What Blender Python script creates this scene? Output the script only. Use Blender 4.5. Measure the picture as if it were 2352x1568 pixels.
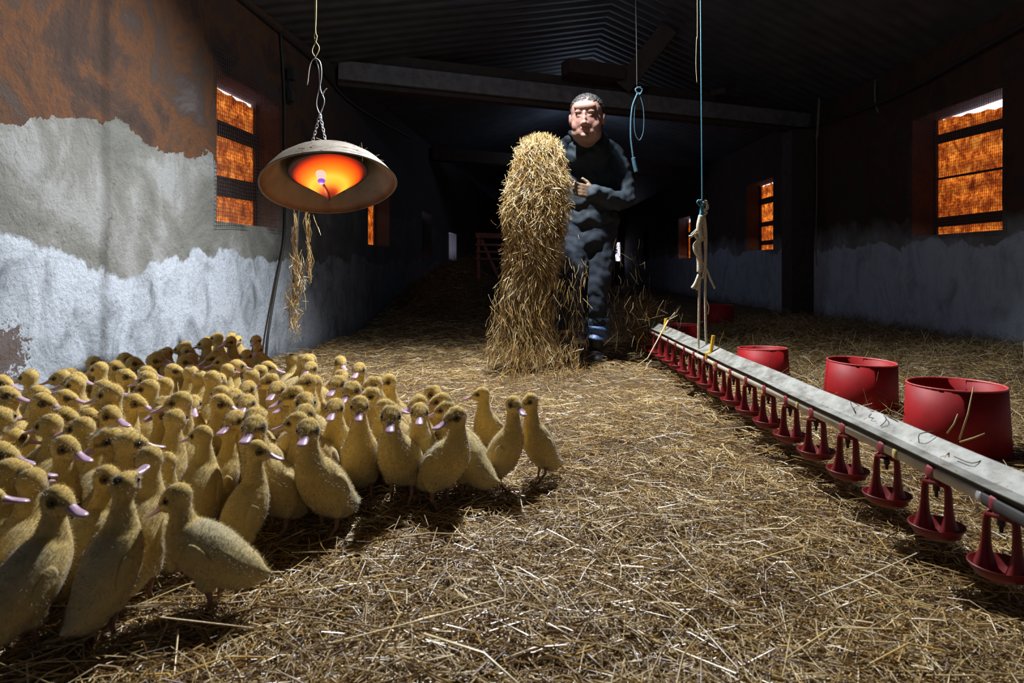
import bpy, bmesh, math, random
import numpy as np
from mathutils import Vector, Matrix, Quaternion

for o in list(bpy.data.objects): bpy.data.objects.remove(o)
SC = bpy.context.scene
COL = SC.collection
R = math.radians
random.seed(7); rng = np.random.default_rng(11)

# ------------------------------------------------------------ camera, world, lights
F = 1568.0; CX = 1190.0; HY = 610.0; EYE = 0.60
cam = bpy.data.cameras.new('camera'); camo = bpy.data.objects.new('camera', cam); COL.objects.link(camo)
cam.sensor_width = 36; cam.lens = F/2352*36
cam.shift_x = (1176-CX)/2352; cam.shift_y = -(784-HY)/2352
cam.clip_start = 0.05; cam.clip_end = 100
cam.dof.use_dof = True; cam.dof.focus_distance = 2.9; cam.dof.aperture_fstop = 7.1
camo.location = (0, 0, EYE); camo.rotation_euler = (R(90), 0, 0)
SC.camera = camo
SC.view_settings.view_transform = 'Standard'
SC.view_settings.look = 'None'
SC.view_settings.gamma = 1
SC.view_settings.use_curve_mapping = False
SC.view_settings.exposure = 0.0
w = bpy.data.worlds.new('daylight'); SC.world = w; w.use_nodes = True
w.node_tree.nodes['Background'].inputs[0].default_value = (0.42, 0.55, 0.85, 1)
w.node_tree.nodes['Background'].inputs[1].default_value = 0.165

def light(name, kind, loc, energy, color, size=0.1, target=None, **kw):
    l = bpy.data.lights.new(name, kind); o = bpy.data.objects.new(name, l); COL.objects.link(o)
    l.energy = energy; l.color = color
    if kind == 'AREA': l.size = size
    else: l.shadow_soft_size = size
    for k, v in kw.items(): setattr(l, k, v)
    o.location = loc
    if target: o.rotation_euler = (Vector(target)-Vector(loc)).to_track_quat('-Z', 'Y').to_euler()
    return o
light('work_light', 'SPOT', (0.04, 3.36, 2.42), 640, (0.94, 0.97, 1.0), 0.035, (-0.12, 2.10, 0.0), spot_size=R(146), spot_blend=0.75)
light('work_light_spill', 'POINT', (0.10, 3.46, 2.46), 19, (0.62, 0.78, 1.0), 0.06)  # added bluish spill beside the work light, fills ceiling, man and walls
light('far_fill', 'POINT', (0.9, 9.5, 2.3), 8, (0.55, 0.72, 1.0), 0.1)  # added dim fill deep in the barn, lifts the blacks in place of haze
light('heater_glow', 'POINT', (-0.845, 2.92, 0.913), 1.0, (1.0, 0.42, 0.16), 0.03)

# ------------------------------------------------------------ helpers
def px(x, y, Y):      # a pixel of the photograph at distance Y -> world point
    return Vector(((x-CX)/F*Y, Y, EYE+(HY-y)/F*Y))

def tagobj(o, label=None, cat=None, group=None, kind=None):
    if label: o['label'] = label
    if cat: o['category'] = cat
    if group: o['group'] = group
    if kind: o['kind'] = kind
    return o
def empty(name, loc=(0, 0, 0), rot=(0, 0, 0)):
    o = bpy.data.objects.new(name, None); COL.objects.link(o); o.location = loc; o.rotation_euler = rot
    o.empty_display_size = .05
    return o
def mk(name, v, f, m, parent=None, smooth=True, attr=None):
    me = bpy.data.meshes.new(name)
    me.from_pydata([tuple(p) for p in v], [], f); me.update()
    if smooth: me.polygons.foreach_set('use_smooth', [True]*len(me.polygons))
    if m: me.materials.append(m)
    if attr is not None: setcol(me, attr)
    return link(name, me, parent)
def link(name, me, parent=None):
    o = bpy.data.objects.new(name, me); COL.objects.link(o)
    if parent: o.parent = parent
    return o
def setcol(me, arr):
    a = me.attributes.new('tint', 'FLOAT_COLOR', 'POINT')
    arr = np.asarray(arr, dtype=np.float32)
    if arr.shape[1] == 3: arr = np.concatenate([arr, np.ones((len(arr), 1), np.float32)], 1)
    a.data.foreach_set('color', arr.ravel())

class MB:
    def __init__(s): s.v = []; s.f = []
    def add(s, v, f):
        n = len(s.v); s.v += [tuple(p) for p in v]; s.f += [tuple(i+n for i in q) for q in f]; return s
    def box(s, a, b):
        (x0, y0, z0), (x1, y1, z1) = a, b
        return s.add([(x0,y0,z0),(x1,y0,z0),(x1,y1,z0),(x0,y1,z0),(x0,y0,z1),(x1,y0,z1),(x1,y1,z1),(x0,y1,z1)],
              [(0,3,2,1),(4,5,6,7),(0,1,5,4),(1,2,6,5),(2,3,7,6),(3,0,4,7)])
    def beam(s, a, b, wx, wz, up=(0, 0, 1)):
        a = Vector(a); b = Vector(b); d = (b-a).normalized(); u = Vector(up); sd = d.cross(u).normalized(); u = sd.cross(d)
        vs = [p+sd*i*wx/2+u*j*wz/2 for p in (a, b) for i, j in ((-1,-1),(1,-1),(1,1),(-1,1))]
        return s.add(vs, [(0,1,2,3),(7,6,5,4),(0,4,5,1),(1,5,6,2),(2,6,7,3),(3,7,4,0)])
    def tube(s, pts, r, n=8, cap=True):
        pts = [Vector(p) for p in pts]; m = len(pts)
        rs = r if isinstance(r, (list, tuple)) else [r]*m
        t0 = (pts[1]-pts[0]).normalized(); nrm = t0.orthogonal().normalized(); vs = []; fs = []
        for i, p in enumerate(pts):
            t = (pts[min(i+1, m-1)]-pts[max(i-1, 0)]).normalized()
            nrm = (nrm-t*nrm.dot(t)).normalized(); b = t.cross(nrm)
            for k in range(n):
                a = 2*math.pi*k/n; vs.append(p+(nrm*math.cos(a)+b*math.sin(a))*rs[i])
        for i in range(m-1):
            for k in range(n):
                fs.append((i*n+k, i*n+(k+1) % n, (i+1)*n+(k+1) % n, (i+1)*n+k))
        if cap: fs.append(tuple(range(n))[::-1]); fs.append(tuple((m-1)*n+k for k in range(n)))
        return s.add(vs, fs)
    def lathe(s, prof, n=48, c=(0, 0, 0), wob=0):
        vs = []; fs = []; m = len(prof)
        for k in range(n):
            a = 2*math.pi*k/n; q = 1+wob*(math.sin(3*a+1)+.6*math.sin(5*a))
            for r, z in prof: vs.append((c[0]+r*q*math.cos(a), c[1]+r*q*math.sin(a), c[2]+z))
        for k in range(n):
            for i in range(m-1):
                fs.append((k*m+i, ((k+1) % n)*m+i, ((k+1) % n)*m+i+1, k*m+i+1))
        return s.add(vs, fs)
    def ball(s, c, r, n=12, m=8):
        r = (r, r, r) if not isinstance(r, (tuple, list)) else r
        vs = [(c[0], c[1], c[2]-r[2])]; fs = []
        for i in range(1, m):
            p = -math.pi/2+math.pi*i/m
            for k in range(n):
                a = 2*math.pi*k/n; vs.append((c[0]+r[0]*math.cos(p)*math.cos(a), c[1]+r[1]*math.cos(p)*math.sin(a), c[2]+r[2]*math.sin(p)))
        vs.append((c[0], c[1], c[2]+r[2])); T = len(vs)-1
        for k in range(n): fs.append((0, 1+(k+1) % n, 1+k)); fs.append((T, 1+(m-2)*n+k, 1+(m-2)*n+(k+1) % n))
        for i in range(m-2):
            for k in range(n):
                a = 1+i*n; b = a+n; fs.append((a+k, a+(k+1) % n, b+(k+1) % n, b+k))
        return s.add(vs, fs)
    def build(s, name, m, parent=None, smooth=True): return mk(name, s.v, s.f, m, parent, smooth)

def spline(keys, n):
    """Catmull-Rom through tuples of numbers"""
    K = np.array(keys, float); K = np.vstack([2*K[0]-K[1], K, 2*K[-1]-K[-2]]); out = []
    m = len(keys)-1
    for i in range(n):
        u = i/(n-1)*m; k = min(int(u), m-1); t = u-k; p = K[k:k+4]
        out.append(.5*((2*p[1])+(-p[0]+p[2])*t+(2*p[0]-5*p[1]+4*p[2]-p[3])*t*t+(-p[0]+3*p[1]-3*p[2]+p[3])*t**3))
    return np.array(out)

def remesh(mb, voxel, smooth_it=4, fac=.5):
    me = bpy.data.meshes.new('tmp'); me.from_pydata(mb.v, [], mb.f); me.update()
    o = bpy.data.objects.new('tmp', me); COL.objects.link(o)
    md = o.modifiers.new('r', 'REMESH'); md.mode = 'VOXEL'; md.voxel_size = voxel
    if smooth_it:
        ms = o.modifiers.new('s', 'SMOOTH'); ms.iterations = smooth_it; ms.factor = fac
    bpy.context.view_layer.update()
    dg = bpy.context.evaluated_depsgraph_get()
    out = bpy.data.meshes.new_from_object(o.evaluated_get(dg))
    bpy.data.objects.remove(o)
    out.polygons.foreach_set('use_smooth', [True]*len(out.polygons))
    return out
def coords(me):
    a = np.empty(len(me.vertices)*3); me.vertices.foreach_get('co', a); return a.reshape(-1, 3)
def normals(me):
    a = np.empty(len(me.vertices)*3); me.vertices.foreach_get('normal', a); return a.reshape(-1, 3)

# ------------------------------------------------------------ materials
def nt(name):
    m = bpy.data.materials.new(name); m.use_nodes = True; t = m.node_tree
    return m, t, t.nodes['Principled BSDF']
def N(t, typ, **kw):
    n = t.nodes.new(typ)
    for k, v in kw.items():
        if k.startswith('i_'): n.inputs[k[2:].replace('_', ' ')].default_value = v
        else: setattr(n, k, v)
    return n
def ramp(t, stops, fac):
    r = t.nodes.new('ShaderNodeValToRGB'); e = r.color_ramp.elements
    e[0].position = stops[0][0]; e[0].color = (*stops[0][1], 1); e[1].position = stops[1][0]; e[1].color = (*stops[1][1], 1)
    for p, c in stops[2:]:
        q = e.new(p); q.color = (*c, 1)
    t.links.new(fac, r.inputs[0]); return r.outputs[0]
def noise(t, scale, detail=4, rough=.55, vec=None, dist=0):
    n = N(t, 'ShaderNodeTexNoise'); n.inputs['Scale'].default_value = scale; n.inputs['Detail'].default_value = detail
    n.inputs['Roughness'].default_value = rough; n.inputs['Distortion'].default_value = dist
    if vec: t.links.new(vec, n.inputs['Vector'])
    return n.outputs['Fac']
def math_(t, op, a, b=None, c=None, clamp=False):
    n = N(t, 'ShaderNodeMath', operation=op); n.use_clamp = clamp
    for i, x in enumerate((a, b, c)):
        if x is None: continue
        if isinstance(x, (int, float)): n.inputs[i].default_value = x
        else: t.links.new(x, n.inputs[i])
    return n.outputs[0]
def mix(t, f, a, b, mode='MIX'):
    n = N(t, 'ShaderNodeMix', data_type='RGBA', blend_type=mode)
    for i, x in ((0, f), (6, a), (7, b)):
        if isinstance(x, (int, float)): n.inputs[i].default_value = x
        elif isinstance(x, tuple): n.inputs[i].default_value = (*x, 1)
        else: t.links.new(x, n.inputs[i])
    return n.outputs[2]
def bump(t, b, h, strength=.5, dist=.01):
    n = N(t, 'ShaderNodeBump'); n.inputs['Strength'].default_value = strength; n.inputs['Distance'].default_value = dist
    t.links.new(h, n.inputs['Height']); t.links.new(n.outputs[0], b.inputs['Normal'])
def objco(t, scale=None):
    c = N(t, 'ShaderNodeTexCoord').outputs['Object']
    if scale:
        m = N(t, 'ShaderNodeMapping'); m.inputs['Scale'].default_value = scale; t.links.new(c, m.inputs[0]); return m.outputs[0]
    return c
def simple(name, c1, c2=None, rough=.6, scale=20, metal=0, bmp=.2, bd=.003, spec=.5):
    m, t, b = nt(name); co = objco(t)
    if c2 is None: c2 = tuple(x*.7 for x in c1)
    f = noise(t, scale, 5, .6, co)
    t.links.new(ramp(t, [(.35, c1), (.7, c2)], f), b.inputs['Base Color'])
    b.inputs['Roughness'].default_value = rough; b.inputs['Metallic'].default_value = metal
    b.inputs['Specular IOR Level'].default_value = spec
    if bmp: bump(t, b, f, bmp, bd)
    return m
def tinted(name, rough=.6, scale=40, amt=.35, bmp=.3, bd=.003, sheen=0, spec=.5):
    m, t, b = nt(name); a = N(t, 'ShaderNodeAttribute', attribute_name='tint'); co = objco(t)
    f = noise(t, scale, 4, .6, co)
    k = math_(t, 'MULTIPLY_ADD', f, 2*amt, 1-amt)
    t.links.new(mix(t, 1.0, a.outputs['Color'], k, 'MULTIPLY'), b.inputs['Base Color'])
    b.inputs['Roughness'].default_value = rough; b.inputs['Specular IOR Level'].default_value = spec
    b.inputs['Sheen Weight'].default_value = sheen
    if bmp: bump(t, b, f, bmp, bd)
    return m
def emis(name, col, strength):
    m, t, b = nt(name); b.inputs['Base Color'].default_value = (*[c*.3 for c in col], 1)
    b.inputs['Emission Color'].default_value = (*col, 1); b.inputs['Emission Strength'].default_value = strength
    return m, t, b

M_straw = tinted('straw', rough=.30, scale=90, amt=.25, bmp=.15, bd=.001, spec=.75)
M_strawdull = tinted('matte_straw', rough=.6, scale=90, amt=.3, bmp=.2, bd=.001, spec=.3)

# left wall : rust-brown mud above, grey render in the middle, limewash below
def wall_mat(name, zb, zw, right=False):
    m, t, b = nt(name); co = objco(t)
    sep = N(t, 'ShaderNodeSeparateXYZ'); t.links.new(co, sep.inputs[0]); z = sep.outputs['Z']; y = sep.outputs['Y']
    big = noise(t, 1.6, 3, .5, co); med = noise(t, 6, 5, .6, co, .4); fine = noise(t, 45, 6, .65, co)
    st = noise(t, 5, 7, .66, objco(t, (1, 1.1, .75)), .8)
    zz = math_(t, 'MULTIPLY_ADD', big, .42, z); zz = math_(t, 'MULTIPLY_ADD', med, .20, zz)
    zz = math_(t, 'MULTIPLY_ADD', fine, .015, zz)      # ~ +.32 mean
    # brown mud
    brown = ramp(t, [(.30, (.032, .022, .020)), (.42, (.062, .036, .026)), (.50, (.135, .055, .022)), (.57, (.080, .045, .030)), (.64, (.072, .056, .052)), (.76, (.14, .125, .125))], noise(t, 2.6, 7, .68, co, .6))
    brown = mix(t, math_(t, 'MULTIPLY', fine, .55), brown, (.05, .03, .02))
    grey = ramp(t, [(.30, (.085, .085, .075)), (.45, (.155, .155, .14)), (.52, (.19, .19, .175)), (.60, (.27, .275, .27))], noise(t, 2.6, 6, .6, co, .5))
    speck = math_(t, 'LESS_THAN', noise(t, 28, 3, .7, co, 1.0), .345)
    grey = mix(t, math_(t, 'MULTIPLY', speck, .5), grey, (.08, .07, .05))
    white = ramp(t, [(.30, (.15, .165, .19)), (.42, (.33, .365, .41)), (.55, (.47, .52, .59))], st)
    sp2 = math_(t, 'LESS_THAN', noise(t, 60, 4, .75, objco(t, (1, 1, .7)), .8), .40)
    white = mix(t, math_(t, 'MULTIPLY', sp2, .6), white, (.20, .21, .22))
    f1 = math_(t, 'GREATER_THAN', zz, zb+.32)
    e = math_(t, 'SUBTRACT', zz, zw+.32); f2 = math_(t, 'MULTIPLY_ADD', e, 60, .5, clamp=True)
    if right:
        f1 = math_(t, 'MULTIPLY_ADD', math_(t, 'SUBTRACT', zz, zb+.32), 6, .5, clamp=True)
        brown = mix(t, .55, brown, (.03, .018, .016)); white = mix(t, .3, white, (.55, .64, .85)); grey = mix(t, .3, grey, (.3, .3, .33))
    c = mix(t, f2, white, grey); c = mix(t, f1, c, brown)
    # splashed muck at the foot, colour darkens further into the barn
    low = math_(t, 'MULTIPLY_ADD', math_(t, 'MULTIPLY_ADD', med, .35, z), -5.0, 1.75 if right else 1.35, clamp=True)
    c = mix(t, low, c, (.045, .035, .025))
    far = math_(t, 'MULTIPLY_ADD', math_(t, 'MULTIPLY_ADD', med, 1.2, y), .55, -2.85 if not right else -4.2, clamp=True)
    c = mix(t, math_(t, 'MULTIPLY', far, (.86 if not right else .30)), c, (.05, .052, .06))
    if not right:        # clot of dried muck low on the wall
        dy = math_(t, 'MULTIPLY', math_(t, 'SUBTRACT', y, 2.28), .8); dz = math_(t, 'SUBTRACT', z, .31)
        rr = math_(t, 'SQRT', math_(t, 'ADD', math_(t, 'MULTIPLY', dy, dy), math_(t, 'MULTIPLY', dz, dz)))
        k = math_(t, 'LESS_THAN', math_(t, 'MULTIPLY_ADD', fine, .30, rr), .235)
        c = mix(t, math_(t, 'MULTIPLY', k, .85), c, (.09, .05, .03))
    t.links.new(c, b.inputs['Base Color']); b.inputs['Roughness'].default_value = .9; b.inputs['Specular IOR Level'].default_value = .2
    h = math_(t, 'MULTIPLY_ADD', med, .8, fine)
    h = math_(t, 'MULTIPLY_ADD', f1, -.5, h)
    bump(t, b, h, .7, .012)
    return m
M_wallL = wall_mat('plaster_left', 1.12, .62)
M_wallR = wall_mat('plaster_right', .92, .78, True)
M_dark = simple('dark_end_wall', (.07, .075, .09), (.05, .055, .065), .9, 6)  # even dark blue-grey of the end wall
M_ceil = simple('corrugated_sheet', (.085, .09, .105), (.05, .052, .062), .55, 5, bmp=.1, spec=.4)
M_beam = simple('grey_timber', (.17, .155, .15), (.09, .08, .08), .8, 14)
M_wood = simple('dark_timber', (.055, .035, .025), (.03, .02, .016), .85, 14)
M_redwood = simple('red_brown_timber', (.20, .06, .045), (.09, .03, .025), .8, 14)
M_cable = simple('black_cable', (.022, .02, .02), (.03, .025, .02), .6, 20)
M_wire = simple('wire', (.16, .12, .12), (.09, .07, .07), .5, 30, metal=.6)
M_silver = simple('bright_wire', (.75, .76, .8), (.5, .5, .52), .35, 30, metal=.7, bmp=.05)
M_twine = simple('cream_rope', (.62, .57, .45), (.36, .32, .23), .8, 120, bmp=.6)
M_twinestraw = simple('baler_twine', (.62, .52, .25), (.45, .36, .16), .7, 100)
M_blue = simple('blue_cord', (.05, .24, .33), (.03, .15, .24), .6, 80)
M_dimblue = simple('dark_blue_cord', (.02, .085, .12), (.015, .05, .075), .7, 80)  # plain darker blue than the other cord
M_red = simple('red_plastic', (.34, .006, .009), (.21, .005, .007), .58, 14, bmp=.08, spec=.3)
M_redcup = simple('dark_red_plastic', (.18, .005, .007), (.13, .004, .005), .45, 30, bmp=.08, spec=.4)
M_redclip = simple('dull_red_plastic', (.26, .028, .04), (.18, .02, .03), .5, 30, bmp=.05)
M_yel = simple('yellow_plastic', (.75, .45, .03), (.6, .33, .02), .5, 30, bmp=.05)
M_yel2 = simple('pale_yellow_plastic', (.45, .35, .12), (.35, .25, .08), .6, 30, bmp=.05)
M_pipe = simple('pale_pipe', (.80, .76, .66), (.62, .58, .49), .5, 22, bmp=.1)
def trough_mat():
    m, t, b = nt('dusty_galvanised_rail'); co = objco(t)
    c = ramp(t, [(.3, (.07, .066, .052)), (.48, (.20, .195, .17)), (.65, (.30, .30, .275))], noise(t, 26, 6, .65, objco(t, (1, .6, 1))))
    c = mix(t, math_(t, 'LESS_THAN', noise(t, 55, 3, .6, co), .36), c, (.15, .10, .05))
    t.links.new(c, b.inputs['Base Color']); b.inputs['Roughness'].default_value = .6; b.inputs['Metallic'].default_value = .15
    return m
M_trough = trough_mat()
M_black = simple('black_gap', (.012, .011, .011), (.02, .018, .018), .6, 20)
M_down = tinted('yellow_down', rough=.95, scale=60, amt=.22, bmp=.5, bd=.004, sheen=.35, spec=.1)
M_bill = simple('pink_bill', (.56, .38, .52), (.44, .28, .38), .30, 60, bmp=.05, spec=.6)
M_eye = simple('dark_eye', (.006, .004, .004), (.004, .003, .003), .12, 10, bmp=0)
M_leg = simple('duck_leg', (.30, .15, .09), (.18, .09, .06), .55, 60)
M_skin = tinted('skin', rough=.5, scale=30, amt=.10, bmp=.1, bd=.002)
M_hair = simple('dark_grey_hair', (.022, .020, .020), (.045, .042, .042), .7, 120, bmp=.8, bd=.004)
M_jacket = simple('dark_blue_work_jacket', (.013, .023, .033), (.008, .015, .022), .8, 12, bmp=.5, bd=.01)
M_trouser = simple('navy_work_trousers', (.010, .018, .031), (.007, .012, .021), .85, 10, bmp=.5, bd=.012)
M_boot = simple('black_rubber_boot', (.02, .02, .024), (.035, .032, .03), .5, 12)
M_cover = simple('blue_plastic_cover', (.08, .16, .34), (.045, .09, .20), .35, 12, bmp=.8, bd=.02)
M_shade = None
def shade_mat():
    m, t, b = nt('dusty_aluminium_shade'); co = objco(t)
    c = ramp(t, [(.3, (.08, .06, .045)), (.5, (.135, .115, .09)), (.7, (.19, .165, .14))], noise(t, 7, 6, .6, co, .3))
    c = mix(t, math_(t, 'LESS_THAN', noise(t, 30, 3, .5, co, 1), .30), c, (.06, .05, .035))
    t.links.new(c, b.inputs['Base Color']); b.inputs['Roughness'].default_value = .55; b.inputs['Metallic'].default_value = .1
    bump(t, b, noise(t, 30, 4, .6, co), .25, .004); return m
M_shade = shade_mat()

# ------------------------------------------------------------ straw generator
STRAWC = np.array((1.22, 1.14, .98))*np.array([(.30, .20, .085), (.42, .31, .14), (.55, .43, .22), (.68, .58, .36), (.20, .115, .05), (.12, .065, .03), (.50, .33, .10), (.76, .72, .60)])
def straw_mesh(name, C0, D, L, Wd, mat, parent=None, bend=.16, up=None, prob=None, colors=STRAWC):
    """triangular-section stalks: centre, unit direction, length, width"""
    n = len(C0); C0 = np.asarray(C0, float); D = np.asarray(D, float)
    rnd = rng.normal(size=(n, 3)); S = np.cross(D, rnd); S /= np.linalg.norm(S, axis=1)[:, None]; U = np.cross(D, S)
    bd = (rng.normal(size=n)*bend*L)[:, None]*S*.5
    V = np.empty((n, 9, 3)); ts = (-.5, 0., .5)
    flat = rng.uniform(.25, 1, n)[:, None]
    for i, tt in enumerate(ts):
        c = C0+D*(L*tt)[:, None]+(bd if i == 1 else 0)
        wv = Wd[:, None]*(1 if i < 2 else .7)
        for k in range(3):
            a = 2*math.pi*k/3
            V[:, i*3+k] = c+(S*math.cos(a)+U*math.sin(a)*flat)*wv*.5
    base = (np.arange(n)*9)[:, None, None]
    q = []
    for i in range(2):
        for k in range(3): q.append((i*3+k, i*3+(k+1) % 3, (i+1)*3+(k+1) % 3, (i+1)*3+k))
    Q = (np.array(q)[None]+base).reshape(-1, 4)
    me = bpy.data.meshes.new(name)
    me.vertices.add(n*9); me.vertices.foreach_set('co', V.astype(np.float32).ravel())
    me.loops.add(Q.size); me.loops.foreach_set('vertex_index', Q.astype(np.int32).ravel())
    me.polygons.add(len(Q)); me.polygons.foreach_set('loop_start', np.arange(0, Q.size, 4, dtype=np.int32))
    me.update(calc_edges=True)
    idx = rng.choice(len(colors), n, p=prob)
    cc = colors[idx]*rng.uniform(.75, 1.2, (n, 1)); setcol(me, np.repeat(cc, 9, 0))
    me.materials.append(mat)
    return link(name, me, parent)

def gz(x, y):
    """height of the litter"""
    x = np.asarray(x, float); y = np.asarray(y, float)
    h = .008*np.sin(3.1*x+1.3*y)+.007*np.sin(5.3*y-2.2*x+1)+.005*np.sin(11*x+7*y)+.004*np.sin(17*y-9*x+2)
    h = h+.10*np.exp(-(((x-2.4)/.55)**2+((y-5.6)/.7)**2))+.07*np.exp(-(((x-2.6)/.5)**2+((y-3.9)/.9)**2))
    h = h+.07*np.exp(-(((x-1.9)/.4)**2+((y-5.2)/.5)**2))
    h = h+.62*np.exp(-(((x+.55)/.75)**2+((y-7.3)/.9)**2))
    h = h+.10*np.exp(-(((x-.78)/.22)**2+((y-4.55)/.35)**2))
    h = h+.05*np.exp(-(((x-.15)/.35)**2+((y-3.75)/.3)**2))
    h = h+.06*np.clip((x-2.5)/.6, 0, 1)*(y > 2.2)
    return h

# ------------------------------------------------------------ setting
XL, XR, YB, YF = -1.43, 3.10, -2.6, 20.0
XLo, XRo = XL-.19, XR+.22
def xl(y): return -1.50+(y-5.2)*.0786          # the left wall is not parallel to the right one
def skew(o):
    """moves geometry laid out along x = XL onto the slanting left wall"""
    for v in o.data.vertices:
        y = v.co.y+o.location.y; v.co.x += xl(y)-XL
    o.data.update(); return o
def wall(name, x0, x1, y0, y1, z1, holes, m):
    mb = MB(); ys = [y0]
    for (a, b, c, d) in holes: ys += [a, b]
    ys.append(y1)
    for i in range(0, len(ys), 2): mb.box((x0, ys[i], -.1), (x1, ys[i+1], z1))
    for (a, b, c, d) in holes: mb.box((x0, a, -.1), (x1, b, c)); mb.box((x0, a, d), (x1, b, z1))
    return tagobj(mb.build(name, m, smooth=False), kind='structure')
HL = [(3.67, 4.46, .84, 1.65), (6.40, 7.15, .80, 1.56), (8.7, 9.3, .70, 1.3), (10.6, 11.3, .68, 1.12)]
HR = [(4.37, 5.37, .83, 1.74), (8.3, 9.25, .80, 1.68), (12.3, 13.2, .74, 1.50), (16.2, 17.0, .7, 1.45)]
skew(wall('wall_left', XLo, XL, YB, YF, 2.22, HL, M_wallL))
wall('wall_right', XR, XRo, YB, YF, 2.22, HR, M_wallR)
# end wall with one opening
mb = MB(); xo0, xo1, zo0, zo1 = 2.78, 3.0, .74, 1.28
mb.box((XLo, YF, -.1), (xo0, YF+.2, 3.4)); mb.box((xo1, YF, -.1), (XRo, YF+.2, 3.4))
mb.box((xo0, YF, -.1), (xo1, YF+.2, zo0)); mb.box((xo0, YF, zo1), (xo1, YF+.2, 3.4))
tagobj(mb.build('wall_back', M_dark, smooth=False), kind='structure')

# floor
nx, ny = 150, 300
xs = np.linspace(-2.15, XR, nx); ys = np.concatenate([np.linspace(YB, 8, ny-30), np.linspace(8.2, YF, 30)])
Xg, Yg = np.meshgrid(xs, ys); Zg = gz(Xg, Yg)-.012+.006*rng.normal(size=Xg.shape)
V = np.stack([Xg, Yg, Zg], -1).reshape(-1, 3)
Fc = [(j*nx+i, j*nx+i+1, (j+1)*nx+i+1, (j+1)*nx+i) for j in range(ny-1) for i in range(nx-1)]
m, t, b = nt('straw_litter'); co = objco(t)
c = ramp(t, [(.32, (.035, .02, .01)), (.5, (.14, .085, .035)), (.64, (.30, .20, .085))], noise(t, 70, 6, .7, co, 1.2))
c = mix(t, math_(t, 'MULTIPLY', noise(t, 4, 4, .6, co), .5), c, (.05, .03, .018))
t.links.new(c, b.inputs['Base Color']); b.inputs['Roughness'].default_value = .85; bump(t, b, noise(t, 90, 5, .7, co, 1), 1, .01)
tagobj(mk('floor', V, Fc, m), kind='structure')

# ceiling: two pitched slopes of corrugated sheet
def ceil_z(x): return 2.22+(x-XL)/(.8-XL)*.62 if x < .8 else 2.22+(XR-x)/(XR-.8)*.62
xs = [-2.3, XL, -.7, 0, .8, 1.5, 2.3, XR, XRo+.05]; ys = np.arange(YB, YF+.2, .03); vs = []; fs = []
for j, y in enumerate(ys):
    for i, x in enumerate(xs):
        vs.append((x, y+.46*(x-.8) if YB+2 < y < YF-2 else y, ceil_z(x)+.007*math.sin(y*2*math.pi/.15)))
for j in range(len(ys)-1):
    for i in range(len(xs)-1): a = j*len(xs)+i; fs.append((a, a+1, a+len(xs)+1, a+len(xs)))
tagobj(mk('ceiling', vs, fs, M_ceil), kind='structure')

# tie beam, posts
b0, b1 = Vector((xl(5.55), 5.55, 2.17)), Vector((XR, 7.35, 2.14))
mb = MB(); mb.beam(b0, b1, .20, .15); tie = mb.build('tie_beam', M_beam, smooth=False)
tagobj(tie, 'long grey timber tie beam crossing the barn above the man', 'beam')
mb = MB(); mb.beam(b0+Vector((0, .06, .13)), b1+Vector((0, .06, .13)), .16, .11); mb.build('wall_plate', M_wood, tie, False)
mb = MB(); mb.beam(b0+Vector((0, .0, -.10)), b1+Vector((0, .0, -.10)), .10, .035); mb.build('batten', M_wood, tie, False)
mb = MB(); mb.beam((.98, 6.35, 2.27), (1.35, 6.05, 2.72), .16, .13, (0, 1, 0)); tagobj(mb.build('roof_brace', M_wood, smooth=False), 'dark slanting timber brace rising from the tie beam to the roof', 'beam')
mb = MB(); mb.beam((.42, 6.05, 2.36), (.95, 6.29, 2.36), .16, .12); tagobj(mb.build('timber_block', M_wood, smooth=False), 'short dark timber block lying on the tie beam above the man', 'block')
mb = MB(); mb.beam((1.95, 6.66, 2.30), (2.10, 6.80, 2.38), .16, .05); tagobj(mb.build('timber_offcut', M_wood, smooth=False), 'short timber offcut propped on the right part of the tie beam', 'block')
mb = MB(); mb.box((2.865, 7.15, -.05), (3.095, 7.42, 2.03)); tagobj(mb.build('timber_post', M_wood, smooth=False), 'dark timber post against the right wall under the beam end', 'post')
mb = MB(); mb.beam(Vector((xl(9.2), 9.2, 2.1)), Vector((XR, 11.2, 2.1)), .2, .16); tagobj(mb.build('tie_beam', M_wood, smooth=False), 'second tie beam far back in the dark barn', 'beam')

# windows: translucent orange sheet behind wire mesh
def sheet_mat():
    m, t, b = nt('sunlit_orange_sheet'); co = objco(t)
    c = ramp(t, [(.36, (.05, .007, .002)), (.47, (.36, .06, .006)), (.56, (.80, .20, .02)), (.66, (1., .42, .07))], noise(t, 13, 8, .78, co, .6))
    sep = N(t, 'ShaderNodeSeparateXYZ'); t.links.new(co, sep.inputs[0])
    gr = N(t, 'ShaderNodeTexWave', wave_type='BANDS', bands_direction='Z'); gr.inputs['Scale'].default_value = 2.2; gr.inputs['Distortion'].default_value = 3; t.links.new(co, gr.inputs[0])
    c = mix(t, math_(t, 'MULTIPLY', gr.outputs['Fac'], .55), c, (.10, .012, .003))
    t.links.new(c, b.inputs['Emission Color']); b.inputs['Emission Strength'].default_value = 1.25
    b.inputs['Base Color'].default_value = (.3, .12, .04, 1); b.inputs['Roughness'].default_value = .7
    return m
M_sheet = sheet_mat()
M_sky, _, _ = emis('daylight_gap', (.80, .74, .95), 4.5)
M_skyd, _, _ = emis('dim_daylight', (.62, .56, .75), .55)
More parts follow.
